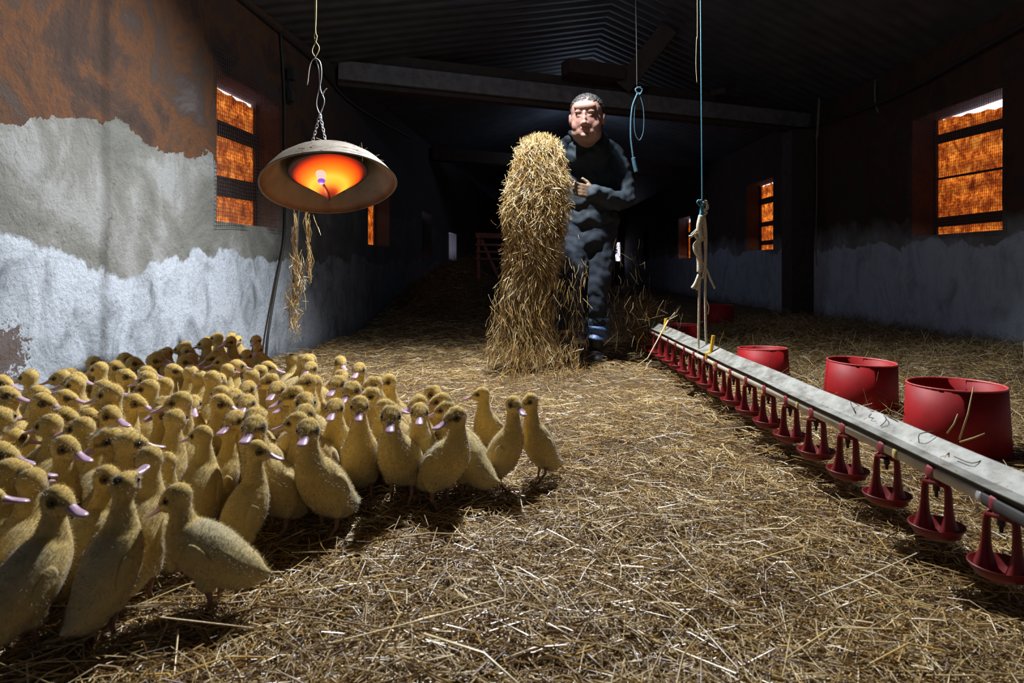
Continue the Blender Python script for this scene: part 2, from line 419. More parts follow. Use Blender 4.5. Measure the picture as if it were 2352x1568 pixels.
def window(n, side, hole, bars, gap, mesh, strength=1.0):
    y0, y1, z0, z1 = hole
    xo = XLo+.015 if side < 0 else XRo-.015; xi = XL if side < 0 else XR
    sk = (lambda y: xl(y)-XL) if side < 0 else (lambda y: 0)
    w = empty('window_%d' % n, (xi+sk((y0+y1)/2), (y0+y1)/2, z0)); w['kind'] = 'structure'
    off = Vector(w.location)
    def L(mb): mb.v = [tuple(Vector((p[0]+sk(p[1]), p[1], p[2]))-off) for p in mb.v]; return mb
    mb = MB(); 
    zt = z1-gap if not isinstance(gap, tuple) else None
    if zt is None: ga, gb = z1-gap[0], z1-gap[1]
    else: ga = gb = zt
    d = -.004*side
    # sheet (slab with own thickness) with sloping top edge
    k = 14; vs = []; fs = []
    for i in range(k+1):
        yy = y0+(y1-y0)*i/k; zt_ = ga+(gb-ga)*i/k+.008*math.sin(i*2.3)
        for xx in (xo, xo+d): vs += [(xx, yy, z0), (xx, yy, zt_)]
    for i in range(k): a = i*4; fs += [(a, a+4, a+5, a+1), (a+2, a+3, a+7, a+6), (a+1, a+5, a+7, a+3)]
    L(mb.add(vs, fs)).build('sheet', M_sheet, w, False)
    mb = MB(); mb.box((xo+.012*side, y0, min(ga, gb)-.03), (xo+.013*side, y1, z1)); L(mb).build('daylight_gap', M_sky, w, False)
    for (f0, h, tilt) in bars:
        mb = MB(); zc = z0+(z1-z0)*f0; mb.beam((xo-.015*side, y0, zc), (xo-.015*side, y1, zc+tilt), .012, h); L(mb).build('batten', M_wood, w, False)
    mb = MB(); mb.beam((xo-.02*side, y0+.01, z0), (xo-.02*side, y0+.01, z1), .02, .02, (0, 1, 0)); mb.beam((xo-.02*side, y1-.01, z0), (xo-.02*side, y1-.01, z1), .02, .02, (0, 1, 0)); L(mb).build('frame', M_wood, w, False)
    if mesh:
        mb = MB(); my0, my1, mz0, mz1 = mesh; xm = xi-.006*side
        def bow(yy, zz): return xm-side*.010*math.sin((yy+zz)*6)
        yy = my0
        while yy <= my1:
            mb.tube([(bow(yy, zz), yy+.004*math.sin(zz*20), zz) for zz in np.linspace(mz0, mz1, 6)], .0011, 3, False); yy += .021
        zz = mz0
        while zz <= mz1:
            mb.tube([(bow(yy, zz), yy, zz+.004*math.sin(yy*17)) for yy in np.linspace(my0, my1, 6)], .0011, 3, False); zz += .021
        L(mb).build('wire_mesh', M_wire, w)
    return w
window(1, -1, HL[0], [(.70, .09, .0), (.27, .12, .02)], (.012, .02), (3.64, 4.50, .81, 1.76))  # lower batten stands in for dark debris at the foot of the sheet
window(2, 1, HR[0], [(.80, .07, .03), (.47, .016, .02), (.12, .075, .0)], (.085, -.005), (4.33, 5.42, .80, 1.78))
window(3, -1, HL[1], [(.7, .1, 0)], .0, None)
window(4, 1, HR[1], [(.75, .08, .0), (.4, .06, .0), (.12, .06, 0)], .01, None)
window(5, 1, HR[2], [(.6, .1, 0)], .06, None)
window(6, -1, HL[2], [(.5, .5, 0)], .02, None)
window(7, -1, HL[3], [(.1, .05, 0)], .34, None)
window(8, 1, HR[3], [(.5, .8, 0)], .0, None)
wd = empty('window_9', (xo0, YF, zo0)); wd['kind'] = 'structure'
mb = MB(); mb.box((0, .15, 0), (xo1-xo0, .16, zo1-zo0)); mb.build('daylight', M_sky, wd, False)
for a, b_ in (((.0, .02, .05), (.2, .02, .45)), ((.02, .02, .5), (.2, .02, .1)), ((.1, .02, .0), (.12, .02, .54)), ((.0, .02, .3), (.22, .02, .52))):
    mb = MB(); mb.beam(a, b_, .02, .035, (0, 1, 0)); mb.build('bar', M_wood, wd, False)

# cables on the walls
def cable(name, pts, r, m, label, cat='cable', n=40, seg=8):
    P = spline(pts, n); o = MB().tube([tuple(p) for p in P], r, seg).build(name, m); return tagobj(o, label, cat)
xw = XL+.014
cable('electric_cable', [(xl(y_)+.014+d_, y_, z_) for d_, y_, z_ in ((0, 4.44, 2.12), (0, 4.50, 1.7), (0, 4.50, 1.2), (.0, 4.50, .80), (.01, 4.36, .5), (.02, 4.22, .20), (.02, 4.18, .02))], .009, M_cable, 'black cable running down the left wall beside the mesh window')
cable('electric_cable', [(xl(y_)+.014, y_, z_) for y_, z_ in ((3.2, 2.13), (4.0, 2.12), (5.0, 2.10), (5.9, 2.0), (8, 2.1))], .011, M_cable, 'black cable running along the top of the left wall')
cable('electric_cable', [(XR-.03, 1.8, 2.18), (XR-.03, 3, 2.10), (XR-.04, 4.2, 2.05), (XR-.03, 5.6, 1.98), (XR-.03, 7.2, 2.06)], .016, M_cable, 'thick black cable sagging along the top of the right wall')
xj = xl(4.52)+.02; mb = MB().box((xj, 4.53, 1.84), (xj+.04, 4.59, 1.92)); mb.box((xj, 4.53, 1.70), (xj+.03, 4.60, 1.77)); mb.box((xj-.02, 4.55, 1.72), (xj+.01, 4.57, 1.90)); tagobj(mb.build('junction_box', M_cable, smooth=False), 'small dark junction box on the cable above the mesh window', 'box')

# reddish rack on the far straw heap
rk = empty('wooden_rack', (-.42, 6.75, .48), (0, 0, .1)); tagobj(rk, 'red-brown slatted wooden rack on the straw heap behind the falling straw', 'rack')
for k, z in enumerate((.42, .33, .26, .19)):
    MB().beam((0, 0, z), (.62, 0, z-.01), .03, .05 if k == 0 else .02).build('rail', M_redwood, rk, False)
for x in (.03, .3, .6): MB().beam((x, .03, -.05), (x, .03, .42), .03, .04, (0, 1, 0)).build('upright', M_redwood, rk, False)
MB().beam((.06, .02, .38), (.22, .02, .02), .03, .03, (0, 1, 0)).build('brace', M_redwood, rk, False)

# ------------------------------------------------------------ straw bed
def bed(name, n, label, y0=.72, y1=8.0, p=1.5, lmin=.018, lmax=.12, wmin=.0011, wmax=.0034, mat=M_straw, box=None, lift=.022, pitch=.14, prob=None, kind='stuff', colors=STRAWC):
    u = rng.random(n); q = 1-p; Yv = (y0**q+u*(y1**q-y0**q))**(1/q)
    if box: X0, X1, Y0, Y1 = box; Yv = rng.uniform(Y0, Y1, n); Xv = rng.uniform(X0, X1, n)
    else:
        xlo_ = np.maximum(xl(Yv)+.02, -Yv*.80-.45); xr = np.minimum(XR-.02, Yv*.78+.45); Xv = xlo_+(xr-xlo_)*rng.random(n)
    Lh = lmin+(lmax-lmin)*rng.random(n)**2.2; W = rng.uniform(wmin, wmax, n)*(1+.08*np.clip(Yv-3, 0, 4))
    az = rng.uniform(0, 2*math.pi, n); pt = rng.normal(size=n)*pitch
    D = np.stack([np.cos(az)*np.cos(pt), np.sin(az)*np.cos(pt), np.sin(pt)], 1)
    Z = gz(Xv, Yv)+rng.random(n)**1.5*lift-.004+np.abs(np.sin(pt))*Lh*.4
    Xv = np.clip(Xv, xl(Yv)+.01+Lh/2, XR-.01-Lh/2)
    o = straw_mesh(name, np.stack([Xv, Yv, Z], 1), D, Lh, W, mat, prob=prob, colors=colors)
    return tagobj(o, label, 'straw', kind=kind)
bed('straw_litter', 150000, 'deep golden straw litter covering the barn floor', prob=[.18, .18, .13, .08, .17, .13, .09, .04])
bed('long_straw', 1500, 'longer loose straw stalks lying across the litter', p=1.3, lmin=.12, lmax=.30, wmin=.002, wmax=.0042, lift=.035, pitch=.10, prob=[.2, .25, .2, .15, .05, .0, .10, .05])
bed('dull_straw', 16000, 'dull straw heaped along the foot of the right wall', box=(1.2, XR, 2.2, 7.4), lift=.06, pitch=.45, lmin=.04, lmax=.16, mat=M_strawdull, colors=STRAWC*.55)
# heap far left
n = 6000; a = rng.uniform(0, 2*math.pi, n); r_ = np.sqrt(rng.random(n))*1.1; X_ = -.45+r_*np.cos(a)*.75; Y_ = 7.2+r_*np.sin(a)
az = rng.uniform(0, 6.28, n); pt = rng.normal(size=n)*.4
tagobj(straw_mesh('straw_heap', np.stack([np.clip(X_, xl(Y_)+.12, 3), Y_, gz(X_, Y_)+.01+rng.random(n)*.05], 1), np.stack([np.cos(az)*np.cos(pt), np.sin(az)*np.cos(pt), np.sin(pt)], 1), rng.uniform(.05, .2, n), rng.uniform(.003, .006, n), M_strawdull, colors=STRAWC*.2), 'dark heap of straw at the back left beyond the man', 'straw', kind='stuff')  # old dark straw, tint cut further to paint in the barn's gloom

# ------------------------------------------------------------ drinker line
XD = .80
dl = empty('drinker_line', (XD, 1.0, .2)); O = Vector(dl.location)
tagobj(dl, 'long pale water pipe and rail with red drinker cups hanging over the straw', 'drinker line')
YD0, YD1 = .55, 4.75
def LL(mb): mb.v = [tuple(Vector(p)-O) for p in mb.v]; return mb
# rail profile (x, z), extruded along y
prof = [(.785, .2290), (.806, .2335), (.840, .2575), (.844, .2565), (.812, .230), (.812, .210), (.807, .210), (.807, .228), (.786, .2265)]
vs = []; fs = []; k = len(prof); M_ = 60
for j in range(M_+1):
    y = YD0+(YD1-YD0)*j/M_
    for x, z in prof: vs.append((x, y, z+.0012*math.sin(y*9)))
for j in range(M_):
    for i in range(k): fs.append((j*k+i, j*k+(i+1) % k, (j+1)*k+(i+1) % k, (j+1)*k+i))
LL(MB().add(vs, fs)).build('rail', M_trough, dl, False)
LL(MB().box((.794, YD0, .2155), (.806, YD1, .2275))).build('gap_shade', M_black, dl, False)  # black strip painting the shade in the gap between rail and pipe
# rounded-square pipe
mb = MB(); vs = []; fs = []; pr = [(math.copysign(abs(math.cos(a))**.6, math.cos(a)), math.copysign(abs(math.sin(a))**.6, math.sin(a))) for a in [2*math.pi*i/16 for i in range(16)]]
for j, y in enumerate((1.17, YD1)):
    for cx_, cz_ in pr: vs.append((XD+cx_*.0108, y, .2050+cz_*.0108))
for i in range(16): fs.append((i, (i+1) % 16, 16+(i+1) % 16, 16+i))
fs.append(tuple(range(16))[::-1]); fs.append(tuple(range(16, 32)))
LL(mb.add(vs, fs)).build('pipe', M_pipe, dl)
LL(MB().tube([(XD, .5, .192), (XD, .8, .194), (XD, 1.16, .205)], .015, 14)).build('hose', M_black, dl)
LL(MB().tube([(XD, 1.16, .205), (XD, 1.175, .205)], .0135, 14)).build('hose_clamp', M_silver, dl)

def cup_parts():
    """one cup in its own frame: origin on the pipe axis, returns builders"""
    sad = MB(); 
    w = .013
    ring = [(math.copysign(abs(math.cos(a))**.6, math.cos(a))*.0128, math.copysign(abs(math.sin(a))**.6, math.sin(a))*.0128) for a in [2*math.pi*i/16 for i in range(16)]]
    vs = [(x, y, z) for y in (-w, w) for x, z in ring]; fs = [(i, (i+1) % 16, 16+(i+1) % 16, 16+i) for i in range(16)]
    fs.append(tuple(range(16))[::-1]); fs.append(tuple(range(16, 32))); sad.add(vs, fs)
    sad.box((-.008, -.010, -.024), (.008, .010, -.011))
    noz = MB().lathe([(.0001, -.048), (.003, -.047), (.0035, -.036), (.006, -.035), (.006, -.022), (.0001, -.022)], 12)
    cup = MB()
    # tray
    cup.lathe([(.0001, -.119), (.020, -.119), (.036, -.112), (.047, -.098), (.0485, -.0975), (.049, -.100), (.038, -.116), (.021, -.1235), (.0001, -.1235)], 28)
    # two flared arms
    for s in (-1, 1):
        K = spline([(0, s*.015, -.012, .0095, .0045), (0, s*.0225, -.026, .0105, .0045), (0, s*.0240, -.060, .0125, .0055), (0, s*.0250, -.082, .0165, .0075), (0, s*.0260, -.100, .024, .012), (0, s*.0260, -.114, .030, .016)], 14)
        vs = []; fs = []
        for q in K:
            for i in range(12):
                a = 2*math.pi*i/12; vs.append((q[0]+math.cos(a)*q[3]*.8, q[1]+math.sin(a)*q[4]*1.15, q[2]))
        for j in range(13):
            for i in range(12): fs.append((j*12+i, j*12+(i+1) % 12, (j+1)*12+(i+1) % 12, (j+1)*12+i))
        fs.append(tuple(range(12))[::-1]); cup.add(vs, fs)
    cup.box((-.008, -.0205, -.0235), (.008, .0205, -.0165))
    return sad, noz, cup
sad, noz, cup = cup_parts()
cup0 = cup.build('drinker_cup', M_redcup, dl); sad0 = sad.build('saddle', M_redclip, cup0); noz0 = noz.build('nozzle', M_black, cup0)
yc = 1.13; first = True; i = 0
while yc < YD1-.05:
    if first: c = cup0; first = False
    else:
        c = cup0.copy(); COL.objects.link(c); c.parent = dl
        for ch in (sad0, noz0): d = ch.copy(); COL.objects.link(d); d.parent = c
    c.location = (0, yc-O.y, .2050-O.z); c.rotation_euler = (0, 0, R(27+random.uniform(-5, 5)))
    yc += .1755; i += 1
for y in (1.43, 1.93, 2.75, 3.45):
    vs = [(x*1.16+XD, yy, z*1.16+.2050) for yy in (y-.008, y+.008) for x, z in [(a*.0108, b_*.0108) for a, b_ in pr]]
    LL(MB().add(vs, [(i, (i+1) % 16, 16+(i+1) % 16, 16+i) for i in range(16)]+[tuple(range(16))[::-1], tuple(range(16, 32))])).build('pipe_clip', M_yel2, dl)
def lever(y):
    K = [(XD-.011, y, .208), (XD-.010, y-.004, .232), (XD+.008, y+.004, .240), (XD+.014, y+.002, .270), (XD+.018, y, .308)]
    LL(MB().tube(K, [.006, .008, .008, .0085, .0075], 6)).build('lever', M_yel, dl, False)
lever(2.86); lever(3.78)
# dark wire twigs caught on the rail near the camera
for k in range(7):
    y = 1.25+.07*k; P = [(XD+.01+.04*random.random(), y+random.uniform(-.03, .03), .232+.03*random.random()+.004) for _ in range(4)]
    LL(MB().tube([tuple(p) for p in spline(P, 10)], .0009, 4)).build('stem', M_wood, dl)

# hanging rope over the line
def rope(name, paths, label, cat='rope'):
    """paths: list of (points, radius, material, partname)"""
    root = empty(name, paths[0][0][0]); off = root.location.copy()
    for pts, r, m, pn in paths:
        P = spline(pts, max(8, len(pts)*8)); mb = MB().tube([tuple(Vector(p)-off) for p in P], r, 7); mb.build(pn, m, root)
    return tagobj(root, label, cat)
YR = 3.02
def q(x, y, d=0): p = px(x, y, YR+d); return tuple(p)
zc = ceil_z(.80)
PR = [([(.80, YR, zc-.01), q(1610, 60), q(1612, 300), q(1613, 470)], .0032, M_blue, 'cord'),
      ([q(1613, 470), q(1605, 460), q(1602, 466), q(1612, 474), q(1620, 466), q(1608, 459)], .004, M_blue, 'knot'),
      ([q(1613, 470), q(1612, 485), q(1609, 500)], .009, M_blue, 'sleeve'),
      ([q(1613, 466), q(1621, 463), q(1625, 478), q(1614, 482), q(1622, 488), q(1612, 498), q(1620, 502)], .0065, M_twine, 'knot'),
      ([q(1611, 495), q(1606, 520), q(1609, 545), q(1604, 560), q(1607, 600), q(1607, 625)], .013, M_twine, 'rope_bundle'),
      ([q(1618, 495), q(1622, 540), q(1621, 600), q(1620, 680), q(1622, 780), q(1628, 801, .02)], .0055, M_twine, 'strand'),
      ([q(1614, 500), q(1618, 540), q(1620, 590), q(1614, 640)], .0055, M_twine, 'strand'),
      ([q(1607, 620), q(1606, 680), q(1605, 740), q(1604, 795), q(1603, 822, -.02)], .0055, M_twine, 'strand'),
      ([q(1611, 520), q(1600, 530), q(1590, 541), q(1583, 543)], .006, M_twine, 'frayed_end'),
      ([q(1611, 515), q(1601, 525), q(1587, 538)], .003, M_twine, 'frayed_end'),
      ([q(1606, 630), q(1598, 650), q(1590, 662)], .008, M_twine, 'frayed_end'),
      ([q(1608, 635), q(1604, 655), q(1598, 664)], .009, M_twine, 'frayed_end'),
      ([q(1612, 600), q(1624, 620), q(1634, 645), q(1642, 662)], .0048, M_twine, 'frayed_end'),
      ([q(1609, 555), q(1597, 540), q(1603, 535), q(1614, 545), q(1618, 552)], .008, M_twine, 'loop'),
      ([q(1604, 555), q(1597, 565), q(1600, 580), q(1610, 590)], .011, M_twine, 'loop'),
      ([q(1623, 690), q(1628, 705), q(1626, 722)], .003, M_twine, 'frayed_end')]
rope('knotted_rope', PR, 'blue cord tied to frayed cream rope holding up the drinker line')
YR = 3.6
rope('looped_cord', [([(.61, YR, ceil_z(.61)-.01), q(1462, 100), q(1463, 200)], .0025, M_cable, 'cord'),
      ([q(1463, 200), q(1475, 206), q(1468, 218), q(1460, 205), q(1472, 200)], .005, M_dimblue, 'knot'),
      ([q(1468, 212), q(1478, 250), q(1478, 300), q(1468, 322), q(1458, 300), q(1458, 250), q(1466, 212)], .0025, M_dimblue, 'loop'),
      ([q(1464, 215), q(1452, 250), q(1449, 310), q(1455, 365)], .0055, M_dimblue, 'tail'),
      ([q(1455, 362), q(1458, 378), q(1462, 395)], .012, M_dimblue, 'tassel')], 'dark blue cord with a loop and tassel hanging beside the man')
YR = 3.0
rope('thin_twine', [([(.79-.01, 3.0, ceil_z(.78)-.01), q(1602, 30), q(1600, 90), q(1599, 150), q(1601, 190)], .0015, M_twinestraw, 'twine')], 'thin straw-coloured twine dangling left of the blue cord near the roof', 'twine')
YR = 6.6
rope('grey_string', [([q(1882, 225), q(1878, 300), q(1876, 320)], .012, M_beam, 'knot'), ([q(1876, 318), q(1876, 450), q(1874, 560), q(1876, 610)], .005, M_beam, 'string')], 'thin grey string hanging down in front of the right timber post', 'string')
YR = 5.88
rope('grey_string', [([q(2010, 185), q(2012, 240), q(2030, 290), q(2035, 350), q(2028, 440)], .008, M_beam, 'string'), ([q(2010, 185), q(2035, 180), q(2038, 215)], .006, M_beam, 'loop')], 'grey twisted string hanging on the right wall left of the window', 'string')

# leaning long stalk
mb = MB().tube([tuple(px(1428, 866, 3.42)), tuple(px(1488, 822, 3.42)), tuple(px(1535, 735, 3.42))], [.002, .0035, .004], 6)
mb.tube([tuple(px(1535, 735, 3.42)), tuple(px(1550, 717, 3.40))], .0018, 5); mb.tube([tuple(px(1535, 735, 3.42)), tuple(px(1556, 724, 3.45))], .0018, 5)
st = mb.build('straw_stalk', simple('pale_stalk', (.62, .52, .32), (.45, .36, .2), .5, 40)); tagobj(st, 'single long bent straw stalk leaning up against the drinker line', 'stalk')

# ------------------------------------------------------------ red feeders
def bucket(loc, rt, rb, h, label, tilt=(0, 0)):
    b_ = empty('feeder_pan', loc, (tilt[0], tilt[1], random.random()*3)); tagobj(b_, label, 'feeder', 'red feeders beyond the drinker line')
    MB().lathe([(rb-.004, 0), (rb, 0), (rb*.5+rt*.5, h*.5), (rt, h), (rt-.005, h), (rb*.5+rt*.5-.005, h*.5), (rb-.005, 0)], 48).build('drum', M_red, b_)
    MB().lathe([(rt-.0055, h-.003), (rt+.001, h-.003), (rt+.0015, h+.0005), (rt, h+.002), (rt-.005, h+.0015), (rt-.0055, h-.003)], 48).build('rim', M_rimr, b_)
    MB().lathe([(.0001, .03), (rb*.97-.006, .03)], 48).build('base_plate', M_redcup, b_)
    return b_
M_rimr = simple('scuffed_red_rim', (.55, .10, .09), (.45, .03, .03), .5, 60)
def BK(x, ytop, Y, h, wpx, label, tilt=(0, 0)):
    p = px(x, ytop, Y); r = wpx/2/F*Y; bucket((p.x, Y, p.z-h), r, r*1.09, h, label, tilt)
BK(2195, 882, 2.19, .228, 200, 'red open feeder drum nearest the camera, straw poking up before it')
BK(1974, 829, 2.80, .225, 147, 'red open feeder drum in the middle, second from the camera', (.02, .03))
BK(1753, 799, 3.60, .190, 109, 'red open feeder drum behind the far half of the rail, third from camera', (-.02, .03))
BK(1562, 745, 4.90, .20, 84, 'dim red feeder drum beside the far end of the drinker line')
BK(1648, 700, 6.50, .25, 70, 'barely visible red feeder drum in the dark beyond the ropes')
# straw stalks standing by the nearest feeder
for i, (a, c_, l) in enumerate((((2203, 1010), (2236, 888), 'tall'), ((2175, 995), (2200, 950), 'short'), ((2205, 1015), (2262, 995), 'slanting'))):
    Y_ = 1.75; mb = MB().tube([tuple(px(*a, Y_)), tuple(px((a[0]+c_[0])/2+4, (a[1]+c_[1])/2, Y_)), tuple(px(*c_, Y_))], [.0022, .0022, .0014], 5)
    tagobj(mb.build('straw_stalk', M_twinestraw), '%s straw stalk sticking up before the nearest red feeder' % l, 'stalk', 'stalks by the nearest feeder')

# ------------------------------------------------------------ brooder heater
hc = px(755, 425, 2.30)
ht = empty('gas_brooder', px(755, 425, 3.0)); ht.scale = (1.3043,)*3; tagobj(ht, 'gas brooder heater with wide dusty metal shade glowing orange, hung on chain', 'heater')
TM = Matrix.Rotation(R(-7.5), 3, 'Y') @ Matrix.Rotation(R(-19.5), 3, 'X')
def TL(mb): mb.v = [tuple(TM @ Vector(p)) for p in mb.v]; return mb
prof = [(.222, -.002), (.226, 0), (.2225, .004), (.205, .030), (.178, .062), (.145, .088), (.105, .105), (.06, .116), (.0001, .120)]
inner = [(r-.004 if r > .01 else r, z-.004) for r, z in prof[2:]]
TL(MB().lathe(prof+inner[::-1]+[(.2185, 0), (.222, -.002)], 72, wob=.006)).build('shade', M_shade, ht)
def glow_mat():
    m, t, b = nt('radiant_mesh'); co = objco(t)
    # local glow follows distance from the burner axis (the object is turned back to its own frame)
    vr = N(t, 'ShaderNodeAttribute', attribute_name='tint')
    t.links.new(vr.outputs['Color'], b.inputs['Emission Color']); b.inputs['Emission Strength'].default_value = 1.25
    b.inputs['Base Color'].default_value = (.03, .01, .008, 1); b.inputs['Roughness'].default_value = .8
    return m
M_glow = glow_mat()
mb = MB(); cp = [(.0001, -.052)]+[(.128*i/22, -.052+.100*(i/22)**.95) for i in range(1, 23)]+[(.132, .052), (.128, .060)]
mb.lathe(cp, 72); cols = []
def heat(u):
    st_ = [(0, (.10, .008, .004)), (.14, (.30, .02, .008)), (.22, (.7, .08, .01)), (.32, (1., .42, .03)), (.46, (1., .60, .05)), (.60, (1., .28, .01)), (.76, (1., .10, .004)), (.86, (.55, .02, .003)), (.93, (.03, .008, .006)), (1.2, (.01, .006, .006))]
    for (a, ca), (b_, cb) in zip(st_, st_[1:]):
        if u <= b_: f = (u-a)/(b_-a); return [x+(y-x)*f for x, y in zip(ca, cb)]
    return st_[-1][1]
for v in mb.v:
    r = math.hypot(v[0], v[1]); a = math.atan2(v[1], v[0]); cols.append(heat(r/.132*(1+.06*math.sin(2*a+.5))))
TL(mb); mk('radiant_cone', mb.v, mb.f, M_glow, ht, True, cols)
TL(MB().lathe([(.0001, .062), (.129, .062), (.134, .052), (.129, .046)], 48)).build('burner_head', M_cable, ht)
M_flame, _, _ = emis('flame', (1.0, .50, .42), 1.3); M_flameb, _, _ = emis('flame_base', (.35, .12, .8), .9)
# the burner cup, seen through the mesh on the near side
fc = Vector((-.004, -.066, .004))
mb = MB().lathe([(.008, -.026), (.0175, .002), (.0185, .010), (.0001, .013)], 24, fc); TL(mb).build('flame', M_flame, ht)
mb = MB().lathe([(.0001, -.030), (.0085, -.030), (.0125, -.021), (.011, -.017)], 24, fc); TL(mb).build('flame_base', M_flameb, ht)
mb = MB().tube([(-.004, -.046, -.020), (0, -.02, -.040), (0, 0, -.056)], [.004, .006, .005], 8); TL(mb).build('nozzle', simple('dark_hot_metal', (.09, .02, .015), None, .6), ht)
# chains
def chain(a, b_, parent):
    a = Vector(a); b_ = Vector(b_); d = b_-a; n_ = int(d.length/.0115); u = d.normalized(); s1 = u.orthogonal().normalized(); s2 = u.cross(s1); mb = MB()
    for i in range(n_):
        c = a+d*((i+.5)/n_); s = s1 if i % 2 else s2
        pts = [c+u*.0085*math.cos(t_)+s*.0045*math.sin(t_) for t_ in np.linspace(0, 2*math.pi, 11)]
        mb.tube(pts, .0014, 5, False)
    return mb.build('chain', M_silver, parent)
ap = TM @ Vector((0, 0, .118)); top = px(735, 262, 2.34)-hc
chain(px(716, 332, 2.33)-hc, top, ht); chain(px(748, 326, 2.33)-hc, top, ht)
YR = 2.34
def hh(l): return [tuple(Vector(q(x, y))-hc) for x, y in l]
MB().tube([tuple(p) for p in spline(hh([(735, 265), (727, 235), (738, 180), (736, 145), (723, 134), (712, 150), (706, 195)]), 40)], .0018, 6).build('hook', M_silver, ht)
MB().tube([tuple(p) for p in spline(hh([(735, 265), (745, 232), (736, 205), (732, 160), (726, 136)]), 40)], .0018, 6).build('hook', M_silver, ht)
MB().tube([tuple(p) for p in spline(hh([(741, 218), (746, 208), (751, 203)]), 10)], .0018, 6).build('hook', M_silver, ht)
YR = 3.052
rope('hanging_twine', [([q(724, 132), q(733, 110), q(722, 85), q(726, 30), (-.90, 3.052, ceil_z(-.9)-.01)], .0022, M_twinestraw, 'twine'), ([q(724, 132), q(717, 115), q(728, 85), q(724, 40), (-.902, 3.052, ceil_z(-.9)-.02)], .0022, M_twinestraw, 'twine')], 'twisted straw-yellow twine holding the brooder hook from the roof', 'twine')
# dark gas hose behind the shade
cable('gas_hose', [tuple(px(690, 425, 3.33)), tuple(px(686, 460, 3.37)), tuple(px(682, 500, 3.39)), tuple(px(680, 560, 3.39)), tuple(px(676, 640, 3.39)), tuple(px(677, 700, 3.39))], .011, M_cable, 'dark gas hose hanging behind the brooder shade, tangled with straw', 'hose')
# straw on the shade and tangled under it
def tuft(pts, n, spread, ldir, L0, L1, name, label, mat=M_straw, w=(.002, .004), jitter=.35, cat='straw'):
    P = spline(pts, n); P = P+rng.normal(size=P.shape)*spread
    D = rng.normal(size=(n, 3))*jitter+np.array(ldir); D /= np.linalg.norm(D, axis=1)[:, None]
    return tagobj(straw_mesh(name, P, D, rng.uniform(L0, L1, n), rng.uniform(*w, n), mat, prob=[.15, .3, .25, .2, .03, 0, .04, .03]), label, cat, kind='stuff')
p_ = lambda x, y, Y: tuple(px(x, y, Y))
tuft([p_(683, 600, 3.34), p_(685, 650, 3.34), p_(672, 700, 3.34), p_(676, 765, 3.34)], 190, .014, (.0, 0, -1), .03, .13, 'straw_tangle', 'tangle of straw dangling from the hose below the brooder', jitter=.55)
tuft([p_(678, 505, 3.34), p_(676, 560, 3.34), p_(678, 620, 3.34)], 30, .004, (.05, 0, -1), .07, .15, 'straw_strand', 'thin straw strands hanging under the left of the brooder', jitter=.06)
tuft([p_(703, 500, 3.34), p_(708, 540, 3.34), p_(710, 600, 3.34), p_(713, 625, 3.34)], 44, .004, (.0, 0, -1), .06, .15, 'straw_strand', 'long straw strands hanging under the middle of the brooder', jitter=.10)
tuft([p_(722, 500, 3.34), p_(727, 515, 3.34), p_(733, 530, 3.34)], 5, .001, (.3, 0, -1), .03, .05, 'straw_strand', 'short bent straw hanging under the brooder, right of the strands', jitter=.05)
def on_shade(n):
    out = []; dd = []
    for _ in range(n):
        a = random.gauss(-1.15, .42); k = random.uniform(0, 1)**.8; r = .226-k*.13; z = .010+k*.094
        out.append(TM @ Vector((r*math.cos(a), r*math.sin(a), z+.003))*1.3043+Vector(ht.location)); tt = Vector((-math.sin(a), math.cos(a), 0))+Vector((random.gauss(0, .5), random.gauss(0, .5), random.gauss(0, .15))); dd.append(TM @ tt.normalized())
    return np.array(out), np.array(dd)
P, D = on_shade(90)
tagobj(straw_mesh('straw_wisp', P, D, rng.uniform(.03, .10, 90), rng.uniform(.0012, .0026, 90), M_straw, prob=[.1, .2, .25, .2, .05, .05, .05, .1]), 'wisps of straw lying on top of the brooder shade', 'straw', kind='stuff')

